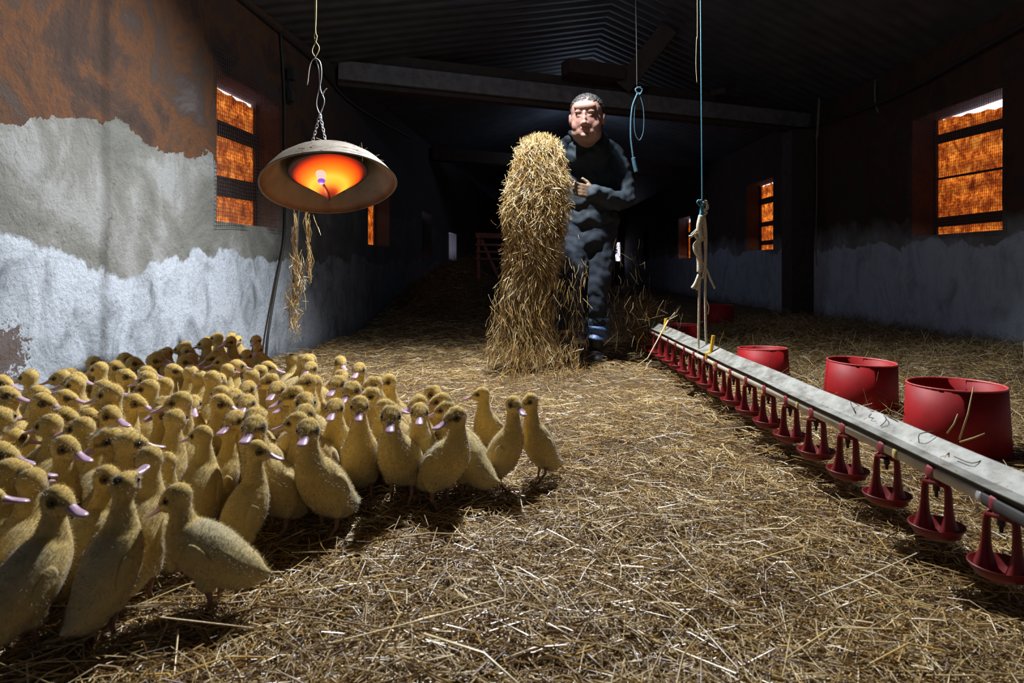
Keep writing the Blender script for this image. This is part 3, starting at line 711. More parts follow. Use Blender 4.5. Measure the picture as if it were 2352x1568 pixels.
# ------------------------------------------------------------ ducklings
def duck_variant(idx, P, nh, nx_, hyaw, hpitch, patch=0, grey=0):
    """P body pitch deg, nh neck rise, nx_ neck forward, hyaw head turn deg, hpitch head pitch deg (down +)"""
    mb = MB(); d = Vector((math.cos(R(P)), 0, math.sin(R(P)))); c = Vector((-.004, 0, .112+.0002*P))
    u = Vector((-d.z, 0, d.x))
    nb = c+d*.066+Vector((.0, 0, .012)); top = nb+Vector((nx_, 0, nh))
    keys = []
    def K(p, r): keys.append((p.x, p.y, p.z, r))
    tl_ = Vector((-.030, 0, .040))*math.sin(R(P))**2; K(c-d*.122+u*.006+tl_, .005); K(c-d*.102+tl_*.6, .018); K(c-d*.075-u*.004+tl_*.15, .037); K(c-d*.035-u*.006, .050); K(c-u*.004, .0565); K(c+d*.036, .051); K(nb-Vector((.004, 0, .008)), .0375)
    K(nb+Vector((nx_*.4, 0, nh*.42)), .0265); K(nb+Vector((nx_*.75, 0, nh*.78)), .0205); K(top, .021)
    S = spline(keys, 46)
    for x, y, z, r in S: r *= .93; mb.ball((x, y, z), (r, r*(1.05 if r > .03 else 1), r), 14, 10)
    HM = Matrix.Translation(top+Vector((0, 0, .008))) @ Matrix.Rotation(R(hyaw), 4, 'Z') @ Matrix.Rotation(R(hpitch), 4, 'Y') @ Matrix.Scale(1.13, 4)
    def H(p): return HM @ Vector(p)
    for p, r in (((.004, 0, .004), (.0245, .0225, .0235)), ((.016, 0, .002), (.021, .019, .0195)), ((.026, 0, -.001), (.016, .0145, .015)), ((.012, .009, -.003), (.016, .013, .0135)), ((.012, -.009, -.003), (.016, .013, .0135)), ((.033, 0, -.002), (.010, .0105, .010))):
        t_ = MB().ball((0, 0, 0), r, 14, 10); mb.add([HM @ (Vector(p)+Vector(v)) for v in t_.v], t_.f)
    # thighs
    hip = c-d*.008
    for s in (-1, 1): mb.ball((hip.x, s*.030, hip.z-.036), (.022, .019, .028), 12, 8)
    me = remesh(mb, .0042, 3, .45)
    co = coords(me); no = normals(me)
    # fuzz
    nf = 13000; ii = rng.integers(0, len(co), nf); base = co[ii]+rng.normal(size=(nf, 3))*.0012; nn = no[ii]
    back = np.array((-.45, 0, -.45)); dirn = nn+rng.normal(size=(nf, 3))*.28+back*.6; dirn /= np.linalg.norm(dirn, axis=1)[:, None]
    L_ = rng.uniform(.0025, .006, nf)[:, None]; sd = np.cross(dirn, rng.normal(size=(nf, 3))); sd /= np.linalg.norm(sd, axis=1)[:, None]
    # keep bill root clear
    hb = np.array(H((.044, 0, -.002))); keep = np.linalg.norm(base-hb, axis=1) > .012
    base, dirn, L_, sd, nn = base[keep], dirn[keep], L_[keep], sd[keep], nn[keep]; nf = len(base)
    T = np.stack([base-sd*.0003-dirn*.001, base+sd*.0003-dirn*.001, base+dirn*L_], 1).reshape(-1, 3)
    nv0 = len(co); polys = [tuple(p.vertices) for p in me.polygons]
    allv = np.vstack([co, T]); faces = polys+[(nv0+3*i, nv0+3*i+1, nv0+3*i+2) for i in range(nf)]
    out = bpy.data.meshes.new('duckling'); out.from_pydata(allv.tolist(), [], faces); out.update()
    out.polygons.foreach_set('use_smooth', [True]*len(out.polygons))
    out.normals_split_custom_set_from_vertices(np.vstack([no, np.repeat(nn, 3, 0)]).tolist())
    # colouring
    Hi = np.array(HM.inverted()); hl = allv@Hi[:3, :3].T+Hi[:3, 3]
    col = np.tile(np.array((.66, .48, .17)), (len(allv), 1))
    def blend(mask, c_): 
        nonlocal col
        m_ = np.clip(mask, 0, 1)[:, None]; col = col*(1-m_)+np.array(c_)*m_
    blend((.12-allv[:, 2])/.08*.5, (.64, .54, .29))                     # paler underside
    bk = (allv-np.array(c))@np.array(u); bd = (allv-np.array(c))@np.array(d)
    blend(((bk-.012)/.03)*(bd < .05)*(.25+.35*grey), (.50, .45, .30))          # greyer back
    head = (np.linalg.norm(hl-np.array((.012, 0, 0)), axis=1) < .034)
    blend(head*((hl[:, 2]-.006)/.016)*.8, (.66, .44, .11))                      # crown
    if patch: blend((np.linalg.norm((hl-np.array((-.004, .0, .026)))*np.array((1, 1.1, 1)), axis=1) < .0095)*.9, (.03, .025, .02))
    blend((np.abs(hl[:, 2]-.005) < .0034)*(np.abs(hl[:, 0]-.022) < .013)*head*.75, (.16, .10, .04))  # eye line
    blend(((np.linalg.norm(hl-np.array((.018, .019, .006)), axis=1) < .008) | (np.linalg.norm(hl-np.array((.018, -.019, .006)), axis=1) < .0095))*.8, (.10, .06, .025))
    col = col*.93*np.concatenate([rng.uniform(.95, 1.04, (nv0, 1)), np.repeat(rng.uniform(.95, 1.15, (nf, 1)), 3, 0)]); setcol(out, col); out.materials.append(M_down)
    # bill
    bl = MB(); sec = [(.033, .0098, .0098, 0), (.041, .0095, .0074, -.001), (.051, .0092, .0052, -.003), (.062, .0100, .0040, -.0045), (.070, .0096, .0034, -.005), (.0765, .0062, .0025, -.0055), (.0785, .001, .001, -.006)]
    vs = []; fs = []
    for x, w_, h_, z in sec:
        for i in range(12):
            a = 2*math.pi*i/12; vs.append(H((.033+(x-.033)*.84, w_*math.cos(a), z-.002+h_*math.sin(a)*(1 if math.sin(a) > 0 else .8))))
    for j in range(len(sec)-1):
        for i in range(12): fs.append((j*12+i, j*12+(i+1) % 12, (j+1)*12+(i+1) % 12, (j+1)*12+i))
    fs.append(tuple(range(12))[::-1]); fs.append(tuple(range((len(sec)-1)*12, len(sec)*12)))
    bl.add(vs, fs)
    # eyes
    eyes = [MB().ball(tuple(H((.019, s*.0185, .0055))), .0036, 10, 7) for s in (-1, 1)]
    legs = []
    for s in (-1, 1):
        lg = MB(); kx = hip.x; ky = s*.029; fx = .0+(.016*s if idx % 2 else -.012*s)
        lg.tube([(kx, ky, hip.z-.05), (kx-.004+fx*.4, ky, .032), (fx+.004, ky, .007)], [.0085, .0048, .0038], 8)
        # webbed foot
        F0 = Vector((fx, ky, .004)); tips = [F0+Vector((.040*math.cos(a), .040*math.sin(a), -.002)) for a in (R(-27), 0, R(27))]
        for tp in tips: lg.tube([F0, tp], [.0034, .0018], 6)
        pts = [F0, tips[0], (tips[0]+tips[1])/2-Vector((.004, 0, 0)), tips[1], (tips[1]+tips[2])/2-Vector((.004, 0, 0)), tips[2]]
        vs = [p+Vector((0, 0, .0008)) for p in pts]+[p-Vector((0, 0, .0012)) for p in pts]
        fs = [(0,1,2),(0,2,3),(0,3,4),(0,4,5),(6,8,7),(6,9,8),(6,10,9),(6,11,10)]+[(i, 6+i, 6+(i+1) % 6, (i+1) % 6) for i in range(6)]
        lg.add(vs, fs); legs.append(lg)
    wings = []
    for s in (-1, 1):
        wg = MB(); wk = spline([(*(c+d*.032+u*.012), .010), (*(c+d*.012+u*.010), .017), (*(c-d*.018+u*.004), .0145), (*(c-d*.046-u*.002), .004)], 12)
        vs = []; fs = []
        for q_ in wk:
            ctr = Vector(q_[:3])+Vector((0, s*(.0465+(.0015 if q_[3] > .012 else -.006)), 0))
            for i in range(10):
                a = 2*math.pi*i/10; vs.append(ctr+u*q_[3]*math.cos(a)+Vector((0, s*.006*math.sin(a), 0)))
        for j in range(11):
            for i in range(10): fs.append((j*10+i, j*10+(i+1) % 10, (j+1)*10+(i+1) % 10, (j+1)*10+i))
        fs += [tuple(range(10)), tuple(range(110, 120))]; wg.add(vs, fs); wings.append(wg)
    def tomesh(n_, b_, m_):
        me_ = bpy.data.meshes.new(n_); me_.from_pydata([tuple(v) for v in b_.v], [], b_.f); me_.update(); me_.polygons.foreach_set('use_smooth', [True]*len(me_.polygons)); me_.materials.append(m_)
        if m_ is M_down: setcol(me_, np.tile(np.array((.54, .41, .17)), (len(me_.vertices), 1)))
        return me_
    parts = [('bill', tomesh('bill', bl, M_bill))]+[('eye', tomesh('eye', e_, M_eye)) for e_ in eyes]+[('leg', tomesh('leg', l_, M_leg)) for l_ in legs]+[('wing', tomesh('wing', w_, M_down)) for w_ in wings]
    ht_ = co[:, 2].max()+.004; hp_ = H((.012, 0, 0))
    return dict(body=out, parts=parts, h=ht_, hx=hp_.x, hy=hp_.y, hyaw=hyaw)

VAR = {}
specs = [  # P, nh, nx, hyaw, hpitch, patch, grey
 ('s0', 42, .062, .006, 0, 6, 0, 0), ('s1', 45, .068, .002, 35, 4, 0, 0), ('s2', 45, .066, .004, -35, 6, 0, 0), ('s3', 50, .070, .000, 65, 8, 0, 0), ('s4', 50, .070, .000, -65, 8, 0, 0),
 ('s5', 40, .058, .010, 20, 12, 1, 0), ('s6', 40, .060, .008, -20, 10, 1, 1), ('u0', 56, .078, -.004, 0, 14, 0, 0), ('u1', 56, .078, -.004, -55, 10, 0, 0), ('u2', 56, .078, -.004, 50, 10, 0, 0),
 ('l0', 22, .058, .004, 8, 24, 0, 1), ('b0', 55, .070, 0, 10, -25, 1, 1), ('d0', 30, .045, .02, 0, 20, 0, 1), ('s7', 38, .064, .004, 95, 6, 0, 1), ('s8', 38, .064, .004, -95, 6, 0, 1)]
for i, s in enumerate(specs): VAR[s[0]] = duck_variant(i, *s[1:])

LOOK = dict(R=0, L=180, F=-90, B=90, FL=-125, FR=-55, BR=45, BL=135)
# each: head x, head top y, look, optional (variant, y of the feet, note)
DK = []
def z1(x, y, l, **k): DK.append(dict(x=x/3.36, y=740+y/3.36, l=l, **k))
def z3(x, y, l, **k): DK.append(dict(x=600+x/3.36, y=780+y/3.36, l=l, **k))
# hero ducklings
z3(1950, 440, 'FR', v='u1', base=1134, note='slim duckling standing upright at the right front of the flock, facing the camera')
z3(2065, 430, 'L', v='u0', base=1112, body=-150, note='rightmost duckling of the flock, standing upright and looking left')
z3(1690, 475, 'L', v='s4', base=1070, note='duckling looking left just behind the two rightmost ones')
z3(1490, 525, 'FL', v='s8', base=1180, body=-40, note='front duckling with its head turned left, just left of the three rightmost ones')
z3(960, 452, 'L', v='s7', base=1128, body=-75, note='tall front duckling in profile looking left, behind the lead pair')
z3(740, 450, 'F', v='u0', base=1165, body=-80, note='upright front duckling facing the camera head on, bill lowered')
z3(220, 490, 'FL', v='s4', base=1105, body=-55, note='duckling looking left with its body turned right, at the clearing edge')
z1(2000, 890, 'R', v='u1', base=1290, body=55, note='large foreground duckling looking right beside the bare straw')
z1(1510, 780, 'L', v='s3', base=1240, body=100, note='foreground duckling looking left, behind the large right-looking one')
z1(1350, 1298, 'L', v='l0', base=1425, body=172, note='foreground duckling in full profile facing left, tail to the straw')
z1(980, 1185, 'B', v='b0', base=1475, body=75, note='foreground duckling seen from behind with a dark spot on its crown')
z1(460, 1252, 'R', v='s8', base=1500, body=75, note='foreground duckling looking right with a shiny pink bill, near the bottom left')
z1(60, 860, 'R', v='s1', base=1330, note='large duckling at the left edge looking right, bill to the right')
z1(500, 830, 'R', v='u1', base=1330, body=40, note='tall foreground duckling near the left edge looking right over its neighbours')
z1(840, 1068, 'R', v='s8', base=1380, body=80, note='foreground duckling looking right, just behind the one seen from behind')
z1(1240, 1020, 'L', v='s3', base=1330, body=120, note='duckling looking left with dark crown spot, before the tall one')
z1(850, 790, 'FL', v='s5', base=1260)
z1(1700, 785, 'L', v='s3', base=1200, body=60)
z1(1320, 640, 'R', v='u1', base=1180, body=50, note='tall duckling in the middle of the flock looking right over the others')
z1(1030, 640, 'R', v='s8', body=70); z1(380, 625, 'L', v='s3'); z1(560, 610, 'R', v='s2'); z1(705, 600, 'R', v='s6'); z1(1400, 575, 'R')
z1(30, 700, 'B'); z1(20, 600, 'B'); z1(135, 610, 'B'); z1(900, 665, 'L')
# second ring
for a in ((1070,570,'F'),(1620,488,'BL'),(1530,555,'FR'),(1800,505,'F'),(1915,465,'F'),(2020,340,'FL'),(1990,450,'FL'),(2090,545,'F'),(2170,500,'F'),(2290,462,'FL'),
  (260,472,'R'),(390,465,'R'),(140,530,'L'),(500,488,'R'),(620,490,'R'),(880,458,'L'),(1310,438,'L'),(1120,500,'L'),(1150,430,'L'),(1215,385,'L'),
  (700,455,'R'),(440,425,'L'),(560,400,'L'),(60,400,'R'),(1000,385,'R'),(905,365,'R'),(760,345,'R'),(460,345,'L'),(630,315,'L'),(700,292,'L'),(235,345,'L'),(320,310,'B'),(525,240,'FR'),
  (760,235,'R'),(850,248,'R'),(940,232,'R'),(1035,250,'R'),(1140,300,'R'),(1215,292,'B'),(1320,240,'R'),(1230,240,'R'),(1090,215,'R'),(1160,180,'F'),(1245,182,'L'),(1310,170,'L'),(1420,140,'FL'),(1450,100,'L'),(1500,168,'R'),
  (1460,210,'L'),(1350,318,'R'),(1540,408,'B'),(1640,220,'FL'),(1700,230,'L'),(1755,300,'B'),(1870,280,'BR'),(1900,220,'F'),(1985,190,'F'),(1945,125,'F'),(1800,135,'FL'),(1830,95,'F'),(1745,70,'FL'),(1675,85,'L'),(1575,120,'L'),(1660,122,'L'),
  (2070,310,'R'),(1620,360,'B'),(1460,330,'B'),(1700,400,'B'),(1830,390,'B'),(1250,540,'R'),(260,760,'BR'),(200,1010,'BR'),(1620,640,'B'),(680,860,'BR'),(1180,760,'B'),(1150,900,'BL'),(1880,640,'F'),(2020,700,'F'),(330,1120,'B'),(80,1150,'BR')):
    z1(*a)
for a in ((240,105,'B'),(312,130,'B'),(370,110,'F'),(430,142,'B'),(600,140,'FR'),(680,215,'F'),(395,205,'F'),(620,265,'FR'),(600,345,'FR'),(290,330,'FL'),(150,370,'FL'),(430,318,'F'),(815,330,'FL'),(960,290,'FL'),(822,400,'F'),
  (580,445,'F'),(1180,385,'FR'),(1140,470,'F'),(1330,420,'L'),(1395,452,'L'),(410,503,'L'),(70,430,'F'),(1060,520,'F'),(960,415,'FL'),(700,390,'FL'),(500,430,'F'),(300,600,'F')):
    z3(*a)

vs_all = list(VAR)
crowdv = ['s0', 's1', 's2', 's3', 's4', 's5', 's6', 'u1', 'u2', 's0', 's1', 's2']
for k in DK:
    look = LOOK[k['l']]+random.uniform(-12, 12); k['look'] = look
    if 'v' not in k:
        k['v'] = random.choice(['s0', 's1', 's2', 's5', 's6'] if k['l'] in ('B', 'F', 'FL', 'FR', 'BR', 'BL') else crowdv)
    v = VAR[k['v']]; yaw = look-v['hyaw']; k['yaw'] = yaw if 'body' not in k else k['body']
    if 'base' in k:
        Y = F*EYE/(k['base']-HY); hz = EYE-(k['y']-HY)/F*Y; s = max(.84, min(1.12, hz/v['h']))
    else:
        s = random.uniform(.90, 1.0); 
    k['s'] = s; Y = F*(EYE-v['h']*s)/(k['y']-HY) if 'base' not in k else F*(EYE-v['h']*s)/(k['y']-HY)
    X = (k['x']-CX)/F*Y; a = R(k['yaw'])
    k['X'] = X-s*(v['hx']*math.cos(a)-v['hy']*math.sin(a)); k['Y'] = Y-s*(v['hx']*math.sin(a)+v['hy']*math.cos(a))
    k['fix'] = 'base' in k
    if k['fix']:
        ox = v['hx']*math.cos(a)-v['hy']*math.sin(a); oy = v['hx']*math.sin(a)+v['hy']*math.cos(a)
        Yr = F*EYE/(k['base']-HY); Yh = Yr+s*oy; hz = EYE-(k['y']-HY)/F*Yh
        s = k['s'] = max(.80, min(1.14, hz/v['h'])); Yh = Yr+s*oy
        k['X'] = (k['x']-CX)/F*Yh-s*ox; k['Y'] = Yr
# let crowded ducklings stand clear of one another
for it in range(60):
    for i in range(len(DK)):
        a = DK[i]
        for j in range(i+1, len(DK)):
            b_ = DK[j]; dx = b_['X']-a['X']; dy = b_['Y']-a['Y']; dd = math.hypot(dx, dy)+1e-6; md = .108
            if dd < md:
                push = (md-dd)*.5; wa = .04 if a['fix'] else 1; wb = .04 if b_['fix'] else 1; tot = wa+wb
                ux, uy = dx/dd, dy/dd
                a['X'] -= ux*push*wa/tot; a['Y'] -= uy*push*wa/tot; b_['X'] += ux*push*wb/tot; b_['Y'] += uy*push*wb/tot
    for a in DK:
        a['X'] = max(a['X'], xl(a['Y'])+.125); a['Y'] = max(a['Y'], .80)
# labels: row from the camera and order from the left
lookword = dict(R='looking right', L='looking left', F='facing the camera', B='seen from behind', FL='turned front left', FR='turned front right', BR='turned away right', BL='turned away left')
ordn = ['leftmost', 'second', 'third', 'fourth', 'fifth', 'sixth', 'seventh', 'eighth', 'ninth', 'tenth', 'eleventh', 'twelfth', 'thirteenth', 'fourteenth', 'fifteenth', 'sixteenth', 'seventeenth', 'eighteenth']
rest = sorted([k for k in DK if 'note' not in k], key=lambda k: k['Y'])
rows = ['front row', 'second row', 'third row', 'fourth row', 'fifth row', 'sixth row', 'seventh row', 'eighth row', 'back row']
per = math.ceil(len(rest)/len(rows))
for ri in range(len(rows)):
    row = sorted(rest[ri*per:(ri+1)*per], key=lambda k: k['X'])
    for ci, k in enumerate(row):
        od = ordn[ci]+(' from left' if ci else '')
        k['note'] = 'yellow duckling %s, %s in the %s of ducklings' % (lookword[k['l']], od, rows[ri])
for k in DK:
    v = VAR[k['v']]
    o = link('duckling', v['body']); o.location = (k['X'], k['Y'], float(gz(k['X'], k['Y']))+.004); s = k['s']; o.scale = (s, s, s); o.rotation_euler = (0, 0, R(k['yaw']))
    tagobj(o, k['note'], 'duckling', 'flock of yellow ducklings')
    for n_, me_ in v['parts']: c = link(n_, me_, o)

# ------------------------------------------------------------ the man
def limb(mb, keys, n=16, seg=14, flat=1.0):
    for x, y, z, r in spline(keys, n): mb.ball((x, y, z), (r, r*flat, r), seg, 9)
PY = 4.12
ps = MB()
hd = Vector((.388, 3.86, 1.435))          # head centre
HB = Matrix.Translation(hd) @ Matrix.Rotation(R(-14), 4, 'Z') @ Matrix.Rotation(R(10), 4, 'X')  # face looks -Y, turned and bowed
def hb(p, r, mb=ps, n=20, m=14):
    t_ = MB().ball((0, 0, 0), r, n, m); mb.add([HB @ (Vector(p)+Vector(v)) for v in t_.v], t_.f)
hb((0, .015, .035), (.091, .100, .098)); hb((0, -.012, -.02), (.088, .082, .095)); hb((0, -.028, -.075), (.076, .062, .056)); hb((0, -.012, -.100), (.082, .066, .045))
for s in (-1, 1):
    hb((s*.043, -.046, -.042), (.038, .034, .046)); hb((s*.046, -.022, -.082), (.040, .050, .044)); hb((s*.094, .010, -.010), (.011, .020, .034)); hb((s*.099, .016, .008), (.007, .014, .018))
    hb((s*.032, -.077, .033), (.026, .014, .010)); hb((s*.031, -.074, .012), (.017, .014, .011)); hb((s*.012, -.098, -.034), (.009, .010, .008))
hb((0, -.082, .018), (.012, .018, .026)); hb((0, -.094, -.008), (.012, .018, .022)); hb((0, -.103, -.027), (.0155, .016, .013))
hb((0, -.086, -.058), (.024, .012, .0075)); hb((0, -.084, -.072), (.021, .012, .008)); hb((0, -.082, -.096), (.024, .018, .018)); hb((0, -.066, .06), (.062, .030, .030))
limb(ps, [(.395, 3.93, 1.345, .064), (.402, 4.00, 1.30, .062), (.415, 4.09, 1.20, .07)])
# inner body
limb(ps, [(.415, 4.10, 1.20, .085), (.42, 4.12, 1.0, .085), (.42, PY, .86, .085)], 12)
armL = [(.575, 4.12, 1.262, .050), (.622, 4.06, 1.10, .048), (.615, 3.98, .99, .042), (.52, 3.86, .975, .036), (.42, 3.80, 1.005, .030)]
armR = [(.245, 4.10, 1.262, .050), (.175, 4.02, 1.13, .048), (.13, 3.93, 1.04, .042), (.12, 3.84, 1.01, .036), (.115, 3.76, 1.02, .030)]
limb(ps, armL, 24); limb(ps, armR, 24)
legL = [(.50, PY, .86, .09), (.485, PY-.02, .62, .075), (.465, PY-.05, .46, .058), (.462, PY-.02, .28, .052), (.46, PY, .10, .042)]
legR = [(.34, PY, .86, .09), (.315, PY-.08, .62, .075), (.285, PY-.16, .46, .058), (.275, PY-.12, .28, .052), (.27, PY-.10, .10, .042)]
limb(ps, legL, 24); limb(ps, legR, 24)
for fx, fy in ((.46, PY), (.27, PY-.10)): limb(ps, [(fx, fy+.02, .06, .036), (fx, fy-.06, .05, .036), (fx, fy-.13, .04, .030)], 8)
def hand(mb, wrist, fwd, side, curl):
    w_ = Vector(wrist); f = Vector(fwd).normalized(); s = Vector(side).normalized(); n_ = f.cross(s).normalized()
    for a in np.linspace(0, 1, 6):
        for b_ in (-.026, -.009, .009, .026): p = w_+f*(.015+.06*a)+s*b_; mb.ball(tuple(p), (.014, .014, .014), 10, 7)
    for i, (o_, L_) in enumerate(((-.030, .058), (-.010, .070), (.010, .074), (.030, .066))):
        p = w_+f*.078+s*o_; d = f.copy(); r = .0100
        for seg in range(3):
            l = L_*(.42, .32, .26)[seg]; e = p+d*l
            for t_ in np.linspace(0, 1, 6): mb.ball(tuple(p.lerp(e, t_)), (r, r, r), 8, 6)
            p = e; d = (Quaternion(s, curl) @ d); r *= .93
    p = w_+f*.02+s*.032; d = (f*.6+s*.7+n_*.3).normalized(); r = .0115
    for l in (.035, .030):
        e = p+d*l
        for t_ in np.linspace(0, 1, 6): mb.ball(tuple(p.lerp(e, t_)), (r, r, r), 8, 6)
        p = e; d = (d+f*.6+n_*.3).normalized(); r *= .9
hand(ps, (.42, 3.80, 1.005), (-1, -.35, .18), (.1, .1, 1), R(32))
hand(ps, (.115, 3.76, 1.02), (.35, -.6, .1), (.1, .1, 1), R(32))
pm = remesh(ps, .0048, 4, .5); co = coords(pm)
Hi = np.array(HB.inverted()); hl = co@Hi[:3, :3].T+Hi[:3, 3]
col = np.tile(np.array((.30, .165, .13)), (len(co), 1))
def bl2(mask, c_, k=1.0):
    global col
    m_ = (mask.astype(float)*k)[:, None]; col = col*(1-m_)+np.array(c_)*m_
isH = (np.linalg.norm(hl, axis=1) < .17)
for s in (-1, 1):
    bl2(isH & (((hl[:, 0]-s*.045)/.035)**2+((hl[:, 2]+.03)/.03)**2 < 1) & (hl[:, 1] < -.03), (.38, .185, .15), .6)
    bl2(isH & (np.abs(hl[:, 0]-s*.034) < .024) & (np.abs(hl[:, 2]-.037+.15*abs(0)) < .0045) & (hl[:, 1] < -.04), (.17, .10, .08), .6)   # brow
    bl2(isH & (np.abs(hl[:, 0]-s*.031) < .015) & (np.abs(hl[:, 2]-.0045) < .0030) & (hl[:, 1] < -.04), (.05, .03, .025), .85)      # lowered lids
bl2(isH & (np.abs(hl[:, 0]) < .024) & (np.abs(hl[:, 2]+.065) < .0035) & (hl[:, 1] < -.05), (.12, .05, .045), .9)
bl2(isH & (np.abs(hl[:, 0]) < .021) & (np.abs(hl[:, 2]+.067) < .011) & (hl[:, 1] < -.05), (.30, .13, .11), .5)
bl2(isH & (((hl[:, 0])/.016)**2+((hl[:, 2]+.028)/.016)**2 < 1) & (hl[:, 1] < -.07), (.40, .18, .14), .5)
bl2(isH & (hl[:, 2] < -.05) & (np.abs(hl[:, 2]+.065) > .012) & (hl[:, 1] < .0), (.24, .155, .13), .35)
wr = (np.linalg.norm(co-np.array((.36, 3.78, 1.01)), axis=1) < .12) | (np.linalg.norm(co-np.array((.13, 3.72, 1.02)), axis=1) < .12)
bl2(wr, (.16, .10, .06))   # work gloves
setcol(pm, col); pm.materials.append(M_skin)
man = link('person', pm); tagobj(man, 'person in dark blue work clothes looking down while shaking out an armful of straw', 'person')
# hair
hm = MB(); hb((0, .022, .046), (.0955, .102, .091), hm); hb((0, .050, -.005), (.094, .078, .088), hm)
hm2 = remesh(hm, .005, 1, .4); hc_ = coords(hm2); hl2 = hc_@Hi[:3, :3].T+Hi[:3, 3]
bmh = bmesh.new(); bmh.from_mesh(hm2); bmh.verts.ensure_lookup_table()
rem = [v for v, l in zip(bmh.verts, hl2) if (l[1] < -.004 and l[2] < .088-.25*abs(l[0])*0-(.0 if l[1] < -.04 else .035*(l[1]+.04)/.036)) or (l[1] < .03 and l[2] < .01) or l[2] < -.055]
bmesh.ops.delete(bmh, geom=rem, context='VERTS')
for v in bmh.verts: v.co += Vector(rng.normal(size=3))*.0022
bmh.to_mesh(hm2); bmh.free(); hm2.materials.append(M_hair); link('hair', hm2, man)
def wrinkle(me, amp, sc, seed=0):
    co = coords(me); no = normals(me)
    f = np.sin(co[:, 2]*sc+2*np.sin(co[:, 0]*sc*.4+seed))*.5+np.sin(co[:, 2]*sc*.57+co[:, 0]*sc*.8+seed)*.3+np.sin(co[:, 0]*sc*1.3-co[:, 2]*sc*.3+2*seed)*.2
    co = co+no*(f*amp)[:, None]; me.vertices.foreach_set('co', co.ravel()); me.update(); return me
jk = MB()
for p, r in (((.415, 4.10, 1.14), (.185, .125, .145)), ((.42, 4.10, 1.0), (.172, .135, .15)), ((.42, 4.11, .88), (.170, .140, .11)), ((.41, 4.10, 1.285), (.155, .088, .062)), ((.545, 4.12, 1.262), (.066, .070, .06)), ((.275, 4.11, 1.262), (.066, .070, .06)), ((.405, 4.08, 1.345), (.125, .085, .050)), ((.405, 3.985, 1.285), (.110, .070, .060)), ((.405, 4.00, 1.24), (.13, .09, .09)), ((.33, 4.06, 1.35), (.055, .06, .045)), ((.48, 4.06, 1.35), (.055, .06, .045)), ((.52, 4.11, 1.31), (.07, .07, .05)), ((.29, 4.11, 1.31), (.07, .07, .05))):
    jk.ball(p, r, 24, 16)
limb(jk, [(x, y, z, r+.020) for x, y, z, r in armL], 26); limb(jk, [(x, y, z, r+.020) for x, y, z, r in armR], 26)
j = wrinkle(wrinkle(remesh(jk, .008, 2), .0065, 52, 1), .004, 118, 4); j.materials.append(M_jacket); jo = link('jacket', j, man)
# collar
mb = MB(); P = spline([(.492, 4.03, 1.385, .016), (.462, 3.955, 1.345, .017), (.415, 3.935, 1.275, .013)], 10); mb.tube([p[:3] for p in P], [p[3] for p in P], 8); P = spline([(.308, 4.03, 1.385, .016), (.338, 3.955, 1.345, .017), (.400, 3.935, 1.275, .013)], 10); mb.tube([p[:3] for p in P], [p[3] for p in P], 8)
mb.build('collar', M_jacket, man)
tr = MB(); tr.ball((.42, PY, .84), (.165, .135, .12), 24, 14); tr.ball((.42, PY-.02, .76), (.150, .12, .10), 24, 14)
limb(tr, [(x, y, z, r+.022) for x, y, z, r in legL[:4]], 24); limb(tr, [(x, y, z, r+.022) for x, y, z, r in legR[:4]], 24)
tm = wrinkle(wrinkle(remesh(tr, .009, 2), .006, 44, 2), .0035, 105, 5); tm.materials.append(M_trouser); link('trousers', tm, man)
for nm, (fx, fy) in (('boot', (.46, PY)), ('boot', (.27, PY-.10))):
    bt = MB(); limb(bt, [(fx, fy+.0, .34, .062), (fx, fy+.0, .2, .058), (fx, fy+.01, .09, .054)], 12); limb(bt, [(fx, fy+.03, .055, .050), (fx, fy-.06, .052, .048), (fx, fy-.15, .045, .040)], 10)
    bt.box((fx-.045, fy-.18, -.0), (fx+.045, fy+.07, .025))
    bm_ = remesh(bt, .008, 3); bm_.materials.append(M_boot); link(nm, bm_, man)
for fx, fy, z0_, z1_ in ((.463, PY-.01, .16, .40), ):
    cv = MB(); prof = []
    K = 22; vs = []; fs = []
    for i in range(K):
        z = z0_+(z1_-z0_)*i/(K-1); rr = .078+.010*math.sin(i*1.35)+.004*math.sin(i*2.9)
        for k in range(28):
            a = 2*math.pi*k/28; r2 = rr*(1+.07*math.sin(3*a+i*.9)+.05*math.sin(7*a+i*.5)); vs.append((fx+r2*math.cos(a), fy+r2*math.sin(a), z+.006*math.sin(2*a+i)))
    for i in range(K-1):
        for k in range(28): fs.append((i*28+k, i*28+(k+1) % 28, (i+1)*28+(k+1) % 28, (i+1)*28+k))
    cv.add(vs, fs); cv.build('boot_cover', M_cover, man)['label'] = 'wrinkled blue plastic cover around the shin'

# straw armful and the straw falling from it
YS = 3.70
out = [(322, 1242, 12), (330, 1240, 36), (350, 1240, 52), (400, 1238, 68), (450, 1232, 74), (500, 1229, 77), (560, 1228, 68), (620, 1220, 66), (680, 1208, 72), (740, 1200, 78), (800, 1200, 84), (835, 1202, 90)]
core = []
for y, xc, hw in out: p = px(xc, y, YS); core.append((p.x, p.z, hw/F*YS))
C_ = spline([(a, b_, c_) for a, b_, c_ in core], 60)
vs = []; fs = []; n_ = 32
for i, (x, z, r) in enumerate(C_):
    for k in range(n_):
        a = 2*math.pi*k/n_; rr = r*(.80 if i < 40 else .80-.6*(i-40)/20)*(1+.08*math.sin(3*a+i*.35)+.06*math.sin(5*a-i*.6)+.05*math.sin(i*.9))
        vs.append((x+rr*math.cos(a), YS+rr*.75*math.sin(a), z))
for i in range(59):
    for k in range(n_): fs.append((i*n_+k, i*n_+(k+1) % n_, (i+1)*n_+(k+1) % n_, (i+1)*n_+k))
fs.append(tuple(range(n_))); fs.append(tuple(59*n_+k for k in range(n_))[::-1])
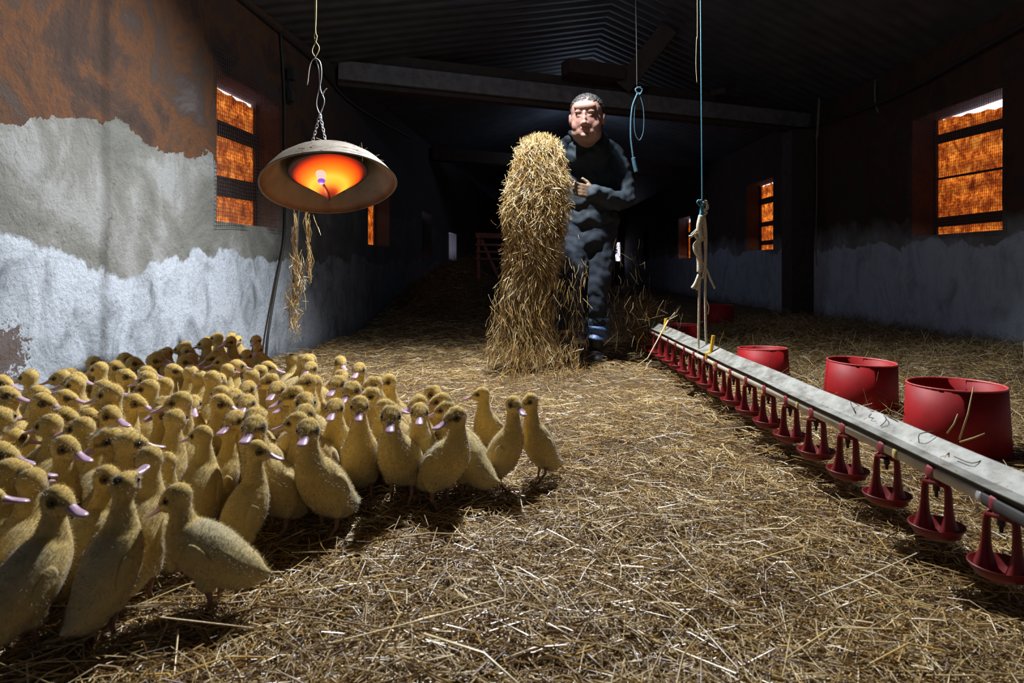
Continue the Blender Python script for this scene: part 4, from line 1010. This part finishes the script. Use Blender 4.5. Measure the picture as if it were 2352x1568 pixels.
arm_root = empty('straw_armful', (float(C_[0][0]), YS, 1.0)); tagobj(arm_root, 'big armful of straw in the arms of the man, tumbling down to the floor', 'straw', kind='stuff')
core_v = [(v[0]-arm_root.location.x, v[1]-YS, v[2]-1.0) for v in vs]
M_core = simple('packed_straw', (.20, .14, .065), (.07, .045, .02), .9, 60, bmp=1, bd=.02)
mk('packed_straw', core_v, fs, M_core, arm_root)['kind'] = 'stuff'
def armstraw(n, t0, t1, rmul, down, L0, L1, w0, w1, name):
    u = rng.uniform(t0, t1, n); ii = np.clip((u*59).astype(int), 0, 59); a = rng.uniform(0, 2*math.pi, n); c = C_[ii]
    rr = c[:, 2]*rng.uniform(*rmul, n); P = np.stack([c[:, 0]+rr*np.cos(a)-arm_root.location.x, rr*.78*np.sin(a), c[:, 1]-1.0], 1)
    fan = np.stack([np.cos(a)*.5, np.sin(a)*.35, -np.ones(n)*down], 1)
    # swirl: clumps share a lean
    lean = np.sin(P[:, 2]*14+P[:, 0]*9)*.45; fan[:, 0] += lean
    D = fan+rng.normal(size=(n, 3))*.50; D /= np.linalg.norm(D, axis=1)[:, None]
    o = straw_mesh(name, P, D, rng.uniform(L0, L1, n), rng.uniform(w0, w1, n), M_straw, arm_root, prob=[.22, .25, .18, .08, .10, .05, .08, .04]); o['kind'] = 'stuff'; return o
armstraw(8500, 0, .62, (.70, 1.03), 1.0, .03, .10, .0016, .0042, 'loose_straw')
armstraw(3600, .6, 1.0, (.2, 1.05), 1.6, .03, .10, .0016, .0036, 'loose_straw')
def falling(n, x0, x1, y0, y1, Y0, Y1, label, jit=.35, L0=.03, L1=.09, k=1.0):
    X_ = rng.uniform(x0, x1, n); y_ = rng.uniform(y0, y1, n); Y_ = rng.uniform(Y0, Y1, n)
    P = np.stack([(X_-CX)/F*Y_, Y_, EYE+(HY-y_)/F*Y_], 1); P[:, 2] = np.maximum(P[:, 2], .03)
    D = np.array((0, 0, -1.))+rng.normal(size=(n, 3))*jit; D /= np.linalg.norm(D, axis=1)[:, None]
    return tagobj(straw_mesh('falling_straw', P, D, rng.uniform(L0, L1, n), rng.uniform(.0015, .0032, n), M_straw, prob=[.25, .25, .15, .10, .1, .05, .06, .04], colors=STRAWC*k), label, 'straw', kind='stuff')
falling(260, 1270, 1350, 600, 870, 3.45, 3.95, 'straw bits falling in front of the legs of the man')
falling(150, 1395, 1485, 560, 850, 3.7, 4.5, 'straw bits falling to the right of the man', k=.35)  # straw tint scaled down, dim light painted into the colour
falling(500, 1150, 1330, 800, 885, 3.2, 3.7, 'cloud of straw bits landing at the foot of the armful')
falling(22, 1125, 1350, 380, 600, 3.5, 3.8, 'few stray straws flying off around the armful', .6, .02, .06)
# wad hanging over the far end of the line
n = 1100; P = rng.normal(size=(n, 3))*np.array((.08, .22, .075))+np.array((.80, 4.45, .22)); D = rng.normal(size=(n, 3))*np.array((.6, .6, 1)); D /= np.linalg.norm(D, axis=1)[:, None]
P[:, 2] = np.abs(P[:, 2])
tagobj(straw_mesh('straw_wad', P, D, rng.uniform(.04, .13, n), rng.uniform(.002, .004, n), M_strawdull, colors=STRAWC*.5), 'wad of straw hanging over the far end of the drinker line', 'straw', kind='stuff')  # tint darkened so the wad looks dimly lit at the far end
